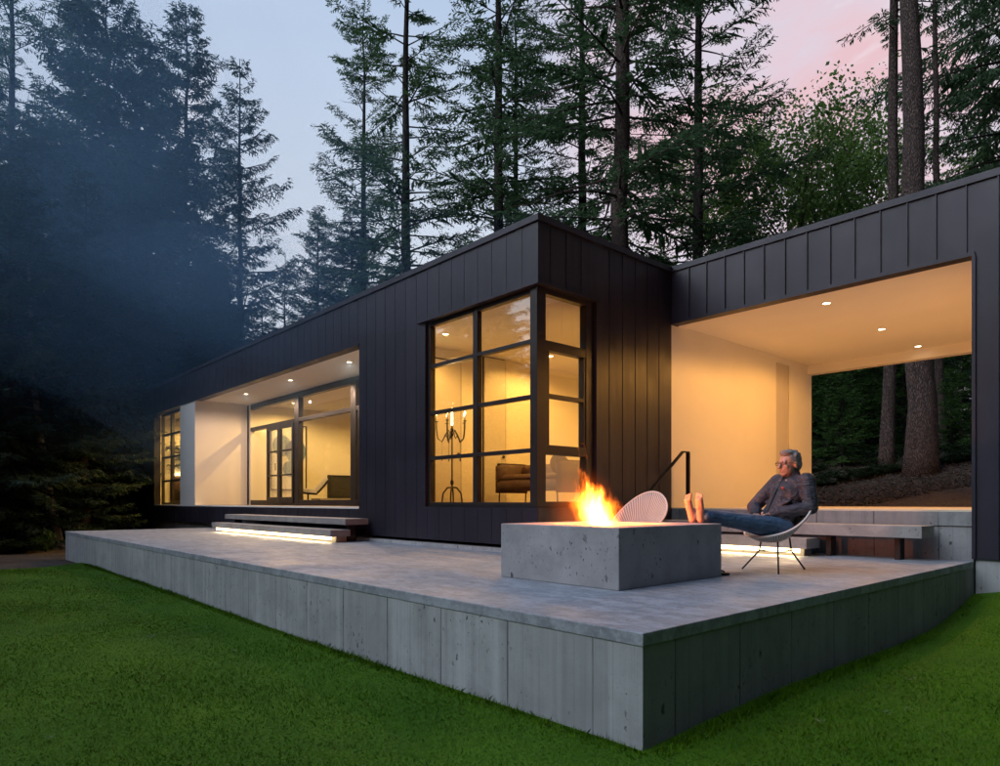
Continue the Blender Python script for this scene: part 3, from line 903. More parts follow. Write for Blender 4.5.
# local +x is the direction the chair faces
FDIR = Vector((-0.39, -0.92, 0)).normalized()
CH = (-3.17, 6.56)
ang_face = math.atan2(FDIR.y, FDIR.x)
LEGA = [math.atan2(-0.10, -0.35) - ang_face, math.atan2(-.27, .14) - ang_face, math.atan2(.27, .12) - ang_face]
chair = make_chair()
chair.location = (CH[0], CH[1], 0); chair.rotation_euler = (0, 0, ang_face)
tag(chair, 'pale woven bucket chair on thin black legs with the man sitting in it', 'chair', 'woven bucket chairs by the fire')
def copy_tree(o, parent=None):
    c = o.copy(); col.objects.link(c); c.parent = parent
    for ch in list(o.children): copy_tree(ch, c)
    return c
c2 = copy_tree(chair)
c2.location = (-4.86, 6.56, 0); c2.rotation_euler = (0, 0, math.atan2(-0.98, 0.06))
tag(c2, 'empty pale woven bucket chair behind the fire, glowing pink', 'chair', 'woven bucket chairs by the fire')

# ------------------------------------------------------------------ the man
man = None
def bake(mb, name, voxel, smooth=6, fac=0.5):
    me = mb.mesh(name + '_raw')
    o = bpy.data.objects.new(name + '_tmp', me); col.objects.link(o)
    r = o.modifiers.new('r', 'REMESH'); r.mode = 'VOXEL'; r.voxel_size = voxel; r.use_smooth_shade = True
    s = o.modifiers.new('s', 'SMOOTH'); s.iterations = smooth; s.factor = fac
    dg = bpy.context.evaluated_depsgraph_get(); dg.update()
    out = bpy.data.meshes.new_from_object(o.evaluated_get(dg))
    out.name = name
    bpy.data.objects.remove(o); bpy.data.meshes.remove(me)
    return out
t = newmat('skin'); co = objco(t)
t.bsdf(t.mix(t.noise(co, 30, 3), (0.42, 0.23, 0.16), (0.54, 0.31, 0.22)), 0.5, 0, t.noise(co, 120, 2), 0.001)
M['skin'] = t.m
def mat_cloth(name, a, b, sc, bd):
    t = newmat(name); co = objco(t)
    f = t.noise(co, sc, 4, 0.6, 0.4)
    t.bsdf(t.mix(t.rng(f, 0.35, 0.65), a, b), 0.65, 0, t.noise(t.mapping(co, (1, 1, 2.0)), 13, 3, 0.5, 0.8), bd)
    return t.m
M['jacket'] = mat_cloth('navy_jacket', (0.036, 0.034, 0.045), (0.070, 0.066, 0.080), 9, 0.03)
M['jeans'] = mat_cloth('blue_denim', (0.045, 0.085, 0.15), (0.085, 0.15, 0.24), 7, 0.02)
t = newmat('grey_hair'); co = objco(t)
t.bsdf(t.mix(t.noise(t.mapping(co, (60, 60, 60)), 1.5, 3), (0.08, 0.08, 0.085), (0.33, 0.32, 0.32)), 0.6, 0, t.noise(co, 90, 2), 0.006)
M['hair'] = t.m

# local frame: x forward (towards the feet), y to his left, z up
person_loc = Vector((CH[0], CH[1], 0))
hipL, hipR = (0.0, .10, .435), (0.0, -.10, .435)
kneeL, kneeR = (.47, .085, .505), (.48, -.075, .53)
ankL, ankR = (.895, .05, .565), (.91, -.065, .56)
chest = (-.155, 0, .80); belly = (-.05, 0, .58)
neck0, head_c = (-.215, 0, .955), (-.165, 0, 1.065)
shL, shR = (-.215, .185, .905), (-.195, -.185, .905)
elL, elR = (-.18, .275, .64), (.065, -.245, .645)
wrL, wrR = (.11, .06, .575), (.19, -.06, .575)
HS = 1.13
def head_scale(v):
    c = Vector(head_c) - Vector((0, 0, .06))
    return [tuple(c + (Vector(p) - c) * HS) for p in v]
def body():
    b = MB()
    # torso
    b.ell((-.185, 0, .84), (.105, .185, .13)); b.ell(chest, (.115, .165, .15)); b.ell(belly, (.125, .155, .14)); b.ell((0, 0, .455), (.13, .165, .10))
    b.cap((-.02, 0, .5), (-.17, 0, .82), .125, .12)
    b.cap((-.2, -.13, .90), (-.2, .13, .90), .06, .06)
    b.cap(neck0, (-.185, 0, 1.01), .058, .054)
    # head: skull, jaw, chin, nose, brow, ears, lips
    hx_, hz_ = head_c[0], head_c[2]
    def hp_(x, y, z): return (hx_ + x, y, hz_ + z)
    hb = MB()
    hb.ell(hp_(-.012, 0, .03), (.096, .076, .085)); hb.ell(hp_(.02, 0, -.035), (.07, .062, .075)); hb.ell(hp_(.058, 0, -.085), (.026, .032, .022))
    hb.cap(hp_(.088, 0, .012), hp_(.112, 0, -.028), .010, .015); hb.ell(hp_(.072, 0, .028), (.018, .05, .012))
    hb.ell(hp_(.083, 0, -.052), (.012, .025, .008)); hb.ell(hp_(.08, 0, -.066), (.012, .022, .007))
    for s in (-1, 1):
        hb.ell(hp_(-.012, s * .076, -.005), (.019, .010, .032)); hb.ell(hp_(.06, s * .036, -.022), (.022, .022, .022))
        hb.ell(hp_(.078, s * .032, .008), (.010, .014, .009))
    b.add(head_scale(hb.v), hb.f)
    # arms
    for sh, el, wr in ((shL, elL, wrL), (shR, elR, wrR)):
        b.cap(sh, el, .055, .043); b.cap(el, wr, .042, .029)
    # legs
    for hp, kn, an in ((hipL, kneeL, ankL), (hipR, kneeR, ankR)):
        b.cap(hp, kn, .088, .058); mid = Vector(kn).lerp(Vector(an), .35)
        b.cap(kn, mid, .056, .056); b.cap(mid, an, .055, .037)
    # feet: heel on the pit top, sole towards the fire, toes up and a little out
    for an, s in ((ankL, 1), (ankR, -1)):
        a = Vector(an)
        heel = a + Vector((.025, 0, -.033)); ball = a + Vector((.062, s * .022, .150))
        b.cap(a, heel, .042, .036); b.cap(heel, ball, .036, .036); b.cap(heel + Vector((0, .018 * s, .05)), ball + Vector((0, .022 * s, 0)), .026, .026); b.cap(a, a + Vector((.06, s * .015, .08)), .036, .03)
        side = Vector((0, 1, 0))
        for k in range(5):
            o_ = (k - 2) * .0175 * s
            l = (.045, .042, .038, .033, .028)[k]; r_ = (.0125, .0095, .009, .0085, .0085)[k]
            p0 = ball + side * (o_) + Vector((0, 0, .012)); p1 = p0 + Vector((-.008, o_ * .12, l + .008))
            b.cap(p0, p1, r_ + .002, r_)
    # hands folded in the lap, fingers curled over each other
    for wr, el, s in ((wrL, elL, 1), (wrR, elR, -1)):
        w = Vector(wr); d = (w - Vector(el)).normalized()
        sd = d.cross(Vector((0, 0, 1))).normalized(); up = sd.cross(d)
        for q in (-.022, 0, .022): b.cap(w + sd * q * .6, w + d * .085 + sd * q, .017, .014)
        for k in range(4):
            q = (k - 1.5) * .019
            l = (.036, .042, .038, .03)[k]
            p0 = w + d * .088 + sd * q; p1 = p0 + d * l - up * .012; p2 = p1 + d * l * .45 - up * .026
            b.cap(p0, p1, .0095, .0088); b.cap(p1, p2, .0088, .0075)
        th0 = w + d * .03 + sd * .026 * -s + up * .004; th1 = th0 + d * .035 - sd * .02 * s; th2 = th1 + d * .03 - up * .008
        b.cap(th0, th1, .012, .0105); b.cap(th1, th2, .0105, .009)
    return b
me = bake(body(), 'person', .0062, 4)
man = link('person', me, M['skin'], None, True)
man.location = person_loc; man.rotation_euler = (0, 0, ang_face)
tag(man, 'grey haired man in glasses leaning back, bare feet up on the fire pit', 'person')
# jacket
b = MB()
b.ell((-.185, 0, .83), (.125, .205, .14)); b.ell((-.14, 0, .76), (.135, .185, .16)); b.ell((-.05, 0, .58), (.148, .178, .14)); b.ell((-.005, 0, .50), (.145, .18, .075))
b.cap((-.02, 0, .53), (-.17, 0, .82), .145, .135); b.cap((-.205, -.145, .90), (-.205, .145, .90), .068, .068)
for sh, el, wr in ((shL, elL, wrL), (shR, elR, wrR)):
    w = Vector(el).lerp(Vector(wr), .93); e_ = Vector(el); s_ = Vector(sh)
    b.cap(s_, s_.lerp(e_, .55), .084, .076); b.cap(s_.lerp(e_, .5), e_, .078, .068); b.cap(e_, e_.lerp(w, .5), .067, .062); b.cap(e_.lerp(w, .5), w, .062, .050)
    # cloth folds around elbow and cuff
    for k in range(5):
        f = .3 + .16 * k
        c = s_.lerp(e_, f) if k < 3 else e_.lerp(w, .25 * (k - 2))
        b.ell(c + Vector((random.uniform(-.02, .02), random.uniform(-.02, .02), -.01)), (.068, .066, .028), Matrix.Rotation(random.uniform(-.5, .5), 3, 'Y'))
b.cap((-.215, 0, .93), (-.20, 0, .985), .082, .078)                       # stand up collar
for z in (.55, .62, .70): b.ell((-.0 - (z - .5) * .45 + .06, 0, z), (.085, .165, .022), Matrix.Rotation(.5, 3, 'Y'))
for z in (.6, .72, .80): b.ell((-.15, .10, z), (.11, .10, .02), Matrix.Rotation(-.6, 3, 'X'))
link('jacket', bake(b, 'jacket', .007, 3), M['jacket'], man, True)
# zip line and small chest emblem
MB().tube([(.105, .005, .60), (.055, .005, .70), (.0, .005, .80), (-.062, .005, .89), (-.098, 0, .955)], .006, 6).build('zip', M['rubber'], man)
MB().ell((-.012, .085, .835), (.012, .018, .012)).build('chest_badge', simple('red_badge', (0.5, 0.06, 0.04), .6), man, True)
# jeans
b = MB()
b.ell((0, 0, .455), (.145, .182, .098)); 
for hp, kn, an in ((hipL, kneeL, ankL), (hipR, kneeR, ankR)):
    h_, k_, a_ = Vector(hp), Vector(kn), Vector(kn).lerp(Vector(an), .93)
    b.cap(h_, k_, .108, .083); mid = k_.lerp(a_, .4); b.cap(k_, mid, .082, .077); b.cap(mid, a_, .077, .064)
    for q in range(4):
        b.ell(k_.lerp(a_, .1 + .24 * q) + Vector((0, 0, .004)), (.024, .078 - .004 * q, .080 - .004 * q), Matrix.Rotation(random.uniform(-.4, .4), 3, 'Y'))
    b.ell(h_.lerp(k_, .25), (.03, .102, .098), Matrix.Rotation(.5, 3, 'Y')); b.ell(h_.lerp(k_, .55), (.025, .088, .086), Matrix.Rotation(-.3, 3, 'Y'))
link('jeans', bake(b, 'jeans', .007, 3), M['jeans'], man, True)
# hair: cap on the back and top of the skull with a short swept front
b = MB()
hc = Vector(head_c)
b.ell(hc + Vector((-.025, 0, .05)), (.094, .084, .080)); b.ell(hc + Vector((-.055, 0, .005)), (.062, .080, .075)); b.ell(hc + Vector((.035, .005, .098)), (.055, .06, .03), Matrix.Rotation(-.25, 3, 'Y'))
for k in range(26):
    a = random.uniform(0, 6.28); q = random.uniform(.2, 1)
    p = hc + Vector((-.02 + .085 * q * math.cos(a), .075 * q * math.sin(a), .055 + .075 * math.sqrt(max(0, 1 - q * q * .9))))
    b.ell(p, (.024, .011, .011), Matrix.Rotation(random.uniform(-.6, .6), 3, 'Z'))
b.v = head_scale(b.v)
link('hair', bake(b, 'hair', .006, 2), M['hair'], man, True)
gl = MB()
for s in (-1, 1):
    pts = [hc + Vector((.101, s * .033 + .022 * math.cos(a), .006 + .016 * math.sin(a))) for a in np.linspace(0, 2 * math.pi, 17)]
    gl.tube(pts, 0.0022, 6, False)
    gl.tube([hc + Vector((.099, s * .055, .010)), hc + Vector((.04, s * .076, .010)), hc + Vector((-.015, s * .083, .006))], 0.0022, 6)
gl.tube([hc + Vector((.103, -.011, .01)), hc + Vector((.106, 0, .013)), hc + Vector((.103, .011, .01))], 0.0022, 6)
gl.v = head_scale(gl.v)
gl.build('glasses', M['rubber'], man, True)

# sandals by the pit
def sandal(x, y, rz, label):
    e = empty('sandal', (x, y, 0), rz)
    tag(e, label, 'sandal', 'pair of black sandals')
    pl = [(.13 * math.cos(a) * (1.0), (.047 + .008 * math.cos(a)) * math.sin(a)) for a in np.linspace(0, 2 * math.pi, 21)[:-1]]
    MB().prism(pl, 0.001, .022).build('sole', M['rubber'], e, bevel=.004)
    MB().tube([(.0, -.045, .02), (.04, -.03, .05), (.08, 0, .03), (.04, .03, .05), (.0, .045, .02)], .008, 6).build('strap', M['rubber'], e, True)
sandal(-3.385, 5.80, 0.9, 'black sandal on the patio showing past the corner of the fire pit')
sandal(-3.56, 5.86, 0.9, 'black sandal on the patio hidden behind the fire pit block')

# ------------------------------------------------------------------ furniture seen through the glass
def ox(mb, nm, mat, e, **kw):
    o = mb.build(nm, mat, e, **kw); o.location = -e.location; return o
# candelabra floor lamp
cx_, cy_ = at(452, 11.3)
cb = empty('candelabra', (cx_, cy_, ZF))
tag(cb, 'tall black wrought iron candelabra with lit candles behind the corner window', 'floor candelabra')
MB().tube([(0, 0, .28), (0, 0, 1.38)], .013, 8).ell((0, 0, .42), (.03, .03, .05)).ell((0, 0, 1.30), (.028, .028, .05)).build('stem', M['black'], cb, True)
for k in range(4):
    a = math.pi / 4 + k * math.pi / 2
    c, s = math.cos(a), math.sin(a)
    MB().tube([(c * r, s * r, z) for r, z in ((.01, .34), (.08, .33), (.15, .24), (.17, .10), (.18, .0))], [.012, .014, .014, .013, .012], 8).build('leg', M['black'], cb, True)
for k in range(5):
    a = k * 2 * math.pi / 5 + .3
    c, s = math.cos(a), math.sin(a)
    am = MB().tube([(c * r, s * r, z) for r, z in ((.01, 1.20), (.06, 1.30), (.11, 1.22), (.17, 1.10), (.24, 1.16), (.26, 1.32), (.26, 1.44))], .010, 8).tube([(c * r, s * r, z) for r, z in ((.11, 1.22), (.075, 1.16), (.05, 1.20), (.065, 1.25))], .007, 6)
    am.ell((c * .26, s * .26, 1.44), (.035, .035, .008)).tube([(c * .17, s * .17, 1.10), (c * .17, s * .17, .80)], .002, 4).ell((c * .17, s * .17, .80), (.009, .009, .02))
    ao = am.build('arm', M['black'], cb, True)
    ca = MB().tube([(c * .26, s * .26, 1.445), (c * .26, s * .26, 1.54)], .011, 8).build('candle', M['candle'], ao, True)
    MB().ell((c * .26, s * .26, 1.575), (.012, .012, .028)).build('bulb', M['bulb'], ao, True)
MB().tube([(0, 0, 1.38), (0, 0, 1.60)], .012, 8).ell((0, 0, 1.645), (.014, .014, .034)).build('bulb', M['bulb'], cb, True)
lamp('candle_lamp', 'POINT', (0, 0, 1.75), 14, (1.0, 0.62, 0.28), cb, shadow_soft_size=.02)

# leather sofa
sx_, sy_ = at(540, 12.3)
so = empty('leather_sofa', (sx_, sy_, ZF), 0.0)
tag(so, 'brown leather sofa on thin legs behind the corner window', 'sofa')
MB().cbox(-.80, .80, -.38, .38, .30, .50, .05).build('seat', M['leather'], so, True)
MB().cbox(-.74, .74, -.34, .20, .50, .60, .05).build('seat_cushion', M['leather'], so, True)
MB().cbox(-.80, .80, .22, .42, .34, .80, .06).build('backrest', M['leather'], so, True)
for s in (-1, 1):
    MB().cbox(s * .78 - .08, s * .78 + .08, -.38, .42, .26, .82, .06).build('armrest', M['leather'], so, True)
    for y in (-.33, .36): MB().tube([(s * .76, y, 0), (s * .74, y, .30)], .014, 8).build('leg', M['steel'], so, True)
tag(link('throw_pillow', MB().ell((0, 0, 0), (.22, .08, .20), None, 16, 10).mesh('throw_pillow'), M['darkfab'], None, True), 'dark throw pillow propped on the end of the leather sofa', 'pillow')
bpy.data.objects['throw_pillow'].location = (sx_ + .42, sy_ + .08, ZF + .76); bpy.data.objects['throw_pillow'].rotation_euler = (.25, .5, .2)

# lounge chair in the living room
lx_, ly_ = at(308, 18.9)
lc = empty('lounge_chair', (lx_, ly_, ZF), -2.0)
tag(lc, 'low lounge chair with cream cushion and dark star base behind the glass doors', 'lounge chair')
MB().tube([(0, 0, .06), (0, 0, .30)], .025, 10).build('stem', M['black'], lc, True)
for k in range(5):
    a = k * 2 * math.pi / 5
    MB().tube([(0, 0, .10), (.18 * math.cos(a), .18 * math.sin(a), .06), (.32 * math.cos(a), .32 * math.sin(a), .015)], [.02, .017, .012], 8).build('leg', M['black'], lc, True)
def shellplate(pts, w, th, nm, mat):
    m = MB()
    for (a, b2) in zip(pts[:-1], pts[1:]):
        m.bar((a[0], 0, a[1]), (b2[0], 0, b2[1]), w, th)
    m.build(nm, mat, lc, bevel=.015)
shellplate([(.30, .38), (.05, .33), (-.25, .31)], .62, .05, 'seat_shell', M['black'])
shellplate([(-.25, .34), (-.42, .52), (-.56, .72)], .60, .05, 'back_shell', M['black'])
shellplate([(.32, .45), (.02, .40), (-.20, .38)], .56, .11, 'seat_cushion', M['cushion'])
shellplate([(-.20, .42), (-.36, .58), (-.50, .76)], .54, .10, 'back_cushion', M['cushion'])

# framed art
def art(name, c, w, h, axis, label, shapes):
    e = empty(name, c)
    tag(e, label, 'picture')
    def bx(u0, u1, z0, z1, d0, d1):
        return MB().box(d0, d1, u0, u1, z0, z1) if axis == 'Y' else MB().box(u0, u1, -d1, -d0, z0, z1)
    fr = MB()
    for q in (bx(-w / 2, -w / 2 + .03, -h / 2, h / 2, 0, .04), bx(w / 2 - .03, w / 2, -h / 2, h / 2, 0, .04), bx(-w / 2 + .03, w / 2 - .03, -h / 2, -h / 2 + .03, 0, .04), bx(-w / 2 + .03, w / 2 - .03, h / 2 - .03, h / 2, 0, .04)):
        fr.add(q.v, q.f)
    fr.build('picture_frame', M['frame'], e)
    cv = bx(-w / 2 + .03, w / 2 - .03, -h / 2 + .03, h / 2 - .03, 0, .02).build('canvas', M['white'], e)
    for kind, u, z, r, mat in shapes:
        if kind == 'disc':
            pl = [(u + r * math.cos(a), z + r * 1.1 * math.sin(a)) for a in np.linspace(0, 2 * math.pi, 25)[:-1]]
        else:
            pl = [(u - r, z + r * .7), (u + r, z), (u - r * .2, z - r * .7)]
        m = MB()
        n = len(pl)
        f3 = (lambda p, d: (d, p[0], p[1])) if axis == 'Y' else (lambda p, d: (p[0], -d, p[1]))
        m.add([f3(p, .02) for p in pl] + [f3(p, .024) for p in pl], [tuple(range(n)), tuple(range(2 * n - 1, n - 1, -1))] + [(i, (i + 1) % n, n + (i + 1) % n, n + i) for i in range(n)])
        m.build('painted_shape', mat, cv)
    return e
art('wall_picture', (-19.698, 8.95, 2.05), 1.15, 2.0, 'Y', 'large white picture with slate blue shapes seen through the glass doors', [('disc', -.22, .35, .30, M['blue']), ('disc', .22, .20, .34, M['blue']), ('disc', .02, -.35, .22, M['blue'])])
art('wall_picture', (-25.0 + .004, 7.75, 1.95), 1.3, 0.95, 'Y', 'white picture with a rust brown wedge above the bed in the end window', [('tri', .25, .0, .38, M['rust'])])
# bed in the end room
bd = empty('bed', (-24.0, 8.0, ZF))
tag(bd, 'bed with dark brown covers low in the far end window', 'bed')
MB().cbox(-.95, .95, -.85, .85, .12, .55, .06).build('mattress', M['darkfab'], bd, True)
MB().cbox(-.99, -.90, -.95, .95, .10, .95, .02).build('headboard', M['leather'], bd)
MB().cbox(-.99, .97, -.88, .88, .0, .14, .02).build('bed_base', M['black'], bd)
for y in (-.4, .4): MB().ell((-.68, y, .62), (.18, .33, .10)).build('bed_pillow', M['cushion'], bd, True)
lamp('headboard_lamp', 'AREA', (-.93, 0, 1.0), 14, (1.0, 0.68, 0.30), bd, shape='RECTANGLE', size=.05, size_y=1.7).rotation_euler = (R(180), 0, 0)

# ------------------------------------------------------------------ trees
def rhombs(O, D, N, L, W):
    """flat pointed leaf quads: origin, direction, normal, length, width"""
    S = np.cross(D, N); S /= np.linalg.norm(S, axis=1, keepdims=True) + 1e-9
    P = np.zeros((len(O), 4, 3))
    P[:, 0] = O
    P[:, 1] = O + D * (L * .45)[:, None] + S * (W * .5)[:, None]
    P[:, 2] = O + D * L[:, None]
    P[:, 3] = O + D * (L * .45)[:, None] - S * (W * .5)[:, None]
    return P
def norm(a): return a / (np.linalg.norm(a, axis=-1, keepdims=True) + 1e-9)

def conifer(seed, Hh, base, Rm, r0, whorl=0.45, per=5, droop=0.3, dens=1.0, spray=1.0, top_r=0.05, lean=(0, 0), dead=0.0, shape=0.8, gap=0.15, bend=0.0, hang=0.2):
    """returns (trunk MB, foliage vertex array (n,4,3))"""
    g = np.random.default_rng(seed)
    tr = MB()
    pts, rad = [], []
    n = 14
    for k in range(n + 1):
        z = Hh * k / n
        f = k / n
        pts.append((lean[0] * f + bend * math.sin(f * 3) + .03 * g.normal(), lean[1] * f + .03 * g.normal(), z - (0.25 if k == 0 else 0)))
        fl = 1 + .45 * math.exp(-z / .5)
        rad.append(max(r0 * fl * (1 - f) ** .75, .012))
    # root flare ring
    pts.insert(1, (pts[0][0], pts[0][1], .35)); rad.insert(1, r0 * 1.16)
    tr.tube(pts, rad, 14)
    pa = np.array(pts); 
    def axis(z): return np.array([np.interp(z, pa[:, 2], pa[:, 0]), np.interp(z, pa[:, 2], pa[:, 1]), z])
    out = []
    z = base
    while z < Hh - .15:
        t_ = (z - base) / (Hh - base)
        nb = max(2, int(round(per * (1 - .35 * t_) + g.normal() * .8)))
        a0 = g.random() * 6.28
        for b in range(nb):
            if g.random() < gap: continue
            az = a0 + b * 6.28 / nb + g.normal() * .35
            zz = z + g.normal() * whorl * .35
            prof = (1 - t_) ** shape * (0.55 + .45 * min(1, (t_ + .05) / .22))
            L = Rm * prof * (.62 + .5 * g.random()) + .18
            el0 = .55 * t_ + (.10 - droop) * (1 - t_) + g.normal() * .12     # start elevation
            el1 = el0 - droop * .9 + .35 * (g.random() - .3)
            m = 7
            P = [axis(min(zz, Hh))]
            for k in range(m):
                e = el0 + (el1 - el0) * k / m + (.25 if k > m * .7 else 0)
                P.append(P[-1] + np.array([math.cos(az) * math.cos(e), math.sin(az) * math.cos(e), math.sin(e)]) * L / m)
                az += g.normal() * .05
            P = np.array(P)
            rb = .010 + .009 * L
            tr.tube([tuple(p) for p in P], [rb * (1 - k / (m + .6)) for k in range(m + 1)], 4, False)
            if g.random() < dead: continue
            # shoots
            ns = max(6, int(L * 11 * dens))
            s = .14 + .86 * (np.arange(ns) + g.random(ns) * .8) / ns
            q = s * m; i0 = np.clip(q.astype(int), 0, m - 1); fr = (q - i0)[:, None]
            O = P[i0] * (1 - fr) + P[i0 + 1] * fr
            T = norm(P[i0 + 1] - P[i0])
            side = norm(np.cross(T, np.array([0, 0, 1.0])))
            sg = np.where(np.arange(ns) % 2 == 0, 1.0, -1.0)[:, None]
            sl = (.16 + .36 * L / 3 * (1.12 - s) ** .8) * (.6 + .7 * g.random(ns)) * spray
            D = norm(T * (.65 + .3 * g.random((ns, 1))) + side * sg * (.55 + .5 * g.random((ns, 1))) + np.array([0, 0, 1.0]) * (g.normal(size=(ns, 1)) * .22 - hang))
            Nn = norm(np.array([0, 0, 1.0]) + g.normal(size=(ns, 3)) * .35)
            out.append(rhombs(O, D, Nn, sl, sl * .13 + .014))
            # twigs on each shoot
            kt = 7
            O2 = np.repeat(O, kt, 0); D2 = np.repeat(D, kt, 0); s2 = np.repeat(sl, kt)
            u = np.tile(np.linspace(.15, .95, kt), ns) + g.random(ns * kt) * .1
            O2 = O2 + D2 * (s2 * u)[:, None]
            sd2 = norm(np.cross(D2, np.array([0, 0, 1.0]))) * np.where(np.arange(ns * kt) % 2 == 0, 1.0, -1.0)[:, None]
            D3 = norm(D2 * .7 + sd2 * (.6 + .4 * g.random((ns * kt, 1))) + np.array([0, 0, 1.0]) * (g.normal(size=(ns * kt, 1)) * .35 - hang * 1.2))
            l3 = (.09 + .10 * g.random(ns * kt)) * (1.25 - u * .5) * spray
            N3 = norm(np.array([0, 0, 1.0]) + g.normal(size=(ns * kt, 3)) * .55)
            out.append(rhombs(O2, D3, N3, l3, l3 * .24 + .008))
        z += whorl * (.75 + .5 * g.random())
    return tr, np.concatenate(out)

def leaf_mesh(name, P):
    n = len(P)
    return np_mesh(name, P.reshape(-1, 3), np.arange(n * 4).reshape(n, 4))

TREES = {}
def proto(key, bark, leafm, **kw):
    tr, fo = conifer(**kw)
    TREES[key] = (tr.mesh(key + '_trunk'), leaf_mesh(key + '_crown', fo), M[bark], M[leafm], fo)

def place(key, name, px, dep, rz, sc, label, group='trees of the forest', cat='tree', xy=None, trunk_s=None, dz=0.0):
    tm, cm, bm, lm, _ = TREES[key]
    x, y = at(px, dep) if xy is None else xy
    e = empty(name, (x, y, float(gz(x, y)) - .05 + dz), rz)
    e.scale = (sc, sc, sc) if not isinstance(sc, tuple) else sc
    tag(e, label, cat, group)
    for nm, me, mt in (('trunk', tm, bm), ('crown', cm, lm)):
        o = bpy.data.objects.new(nm, me); col.objects.link(o); o.parent = e
        if not me.materials: me.materials.append(mt)
        if nm == 'trunk': me.polygons.foreach_set('use_smooth', [True] * len(me.polygons))
    return e

proto('fir_a', 'bark_dark', 'needles', seed=1, Hh=27, base=3.0, Rm=5.0, r0=.27, whorl=.62, per=5, droop=.20, dens=1.0, spray=1.3, dead=.12, shape=.45, gap=.27)
proto('fir_b', 'bark_dark', 'needles', seed=2, Hh=26, base=4.0, Rm=4.3, r0=.25, whorl=.58, per=6, droop=.28, dens=1.05, spray=1.3, dead=.13, shape=.5, gap=.33)
proto('fir_c', 'bark', 'needles', seed=3, Hh=30, base=5.0, Rm=4.5, r0=.31, whorl=.62, per=6, droop=.34, dens=1.05, spray=1.3, dead=.16, shape=.35, gap=.36)
proto('bare_a', 'bark', 'needles', seed=4, Hh=24, base=15.5, Rm=3.6, r0=.325, whorl=.8, per=4, droop=.35, dens=.9, dead=.3, shape=.4, gap=.3, lean=(-.5, -.2))
proto('bare_b', 'bark', 'needles', seed=5, Hh=26, base=11.5, Rm=2.2, r0=.165, whorl=.9, per=4, droop=.3, dens=.9, dead=.05, shape=.4, gap=.45, lean=(.25, .25))
proto('spruce_a', 'bark_dark', 'needles_dark', seed=6, Hh=19, base=.8, Rm=3.9, r0=.20, whorl=.40, per=7, droop=.12, dens=1.15, spray=1.3, shape=.7, gap=.08, hang=.35)
proto('spruce_b', 'bark_dark', 'needles_dark', seed=7, Hh=19, base=.6, Rm=5.4, r0=.22, whorl=.38, per=7, droop=.28, dens=1.15, spray=1.45, shape=.55, gap=.06, hang=.3)
proto('spruce_c', 'bark_dark', 'needles_dark', seed=8, Hh=18.5, base=3.0, Rm=4.0, r0=.17, whorl=.46, per=6, droop=-.05, dens=1.1, spray=1.2, shape=.75, gap=.12, hang=.5)
proto('hemlock', 'bark_dark', 'needles_fresh', seed=9, Hh=9, base=.4, Rm=2.6, r0=.09, whorl=.34, per=6, droop=.25, dens=1.15, spray=.95, shape=.8, gap=.08, hang=.1)
proto('sapling', 'bark_dark', 'needles_fresh', seed=10, Hh=4.2, base=.25, Rm=1.7, r0=.04, whorl=.26, per=5, droop=.15, dens=1.3, spray=.8, shape=.7, gap=.1, hang=.08)
proto('cedar', 'bark_dark', 'needles', seed=12, Hh=28, base=5.0, Rm=4.6, r0=.2, whorl=.5, per=5, droop=.45, dens=1.0, spray=1.3, shape=.3, gap=.15, hang=.7)

def alder(seed, Hh, spread, nleaf, r0=.12, leaf=.12):
    g = np.random.default_rng(seed)
    tr = MB(); tips = []
    def grow(p, d, L, r, lev):
        pts, rr = [p], [r]
        m = 5
        for k in range(m):
            d = d + g.normal(size=3) * .12 + np.array([0, 0, .06]); d = d / np.linalg.norm(d)
            p = p + d * L / m
            pts.append(p); rr.append(r * (1 - .55 * (k + 1) / m))
            if lev < 3 and k >= (2 if lev == 0 else 1):
                for q in range(2 if lev < 2 else 1):
                    a = g.random() * 6.28
                    side = np.array([math.cos(a), math.sin(a), .25 + .5 * g.random()])
                    grow(p, norm(d * .55 + side * .75), L * (.42 + .18 * g.random()), r * .45, lev + 1)
            if lev >= 2: tips.append(p)
        tips.append(p)
        tr.tube([tuple(x) for x in pts], rr, 6 if lev < 2 else 4, False)
    for k in range(3):
        a = g.random() * 6.28
        grow(np.array([.2 * math.cos(a), .2 * math.sin(a), -.2]), norm(np.array([.18 * math.cos(a) * spread, .18 * math.sin(a) * spread, 1.0])), Hh * (.62 + .16 * g.random()), r0, 0)
    T = np.array(tips)
    T = T[T[:, 2] > Hh * .22]
    c = T[g.integers(0, len(T), nleaf)] + g.normal(size=(nleaf, 3)) * np.array([.26, .26, .20])
    D = norm(g.normal(size=(nleaf, 3)) + np.array([0, 0, -.4])); N = norm(g.normal(size=(nleaf, 3)))
    L = leaf * (.6 + .8 * g.random(nleaf))
    return tr, rhombs(c, D, N, L, L * .75)
def proto_alder(key, **kw):
    tr, fo = alder(**kw)
    TREES[key] = (tr.mesh(key + '_trunk'), leaf_mesh(key + '_crown', fo), M['bark_grey'], M['leaves'], fo)
proto_alder('alder_a', seed=21, Hh=14.5, spread=1.5, nleaf=36000, leaf=.155)
proto_alder('alder_b', seed=22, Hh=12.5, spread=1.2, nleaf=14000, leaf=.155)
proto_alder('alder_c', seed=23, Hh=10.5, spread=1.7, nleaf=20000, leaf=.15)

G = 'conifers around the house'
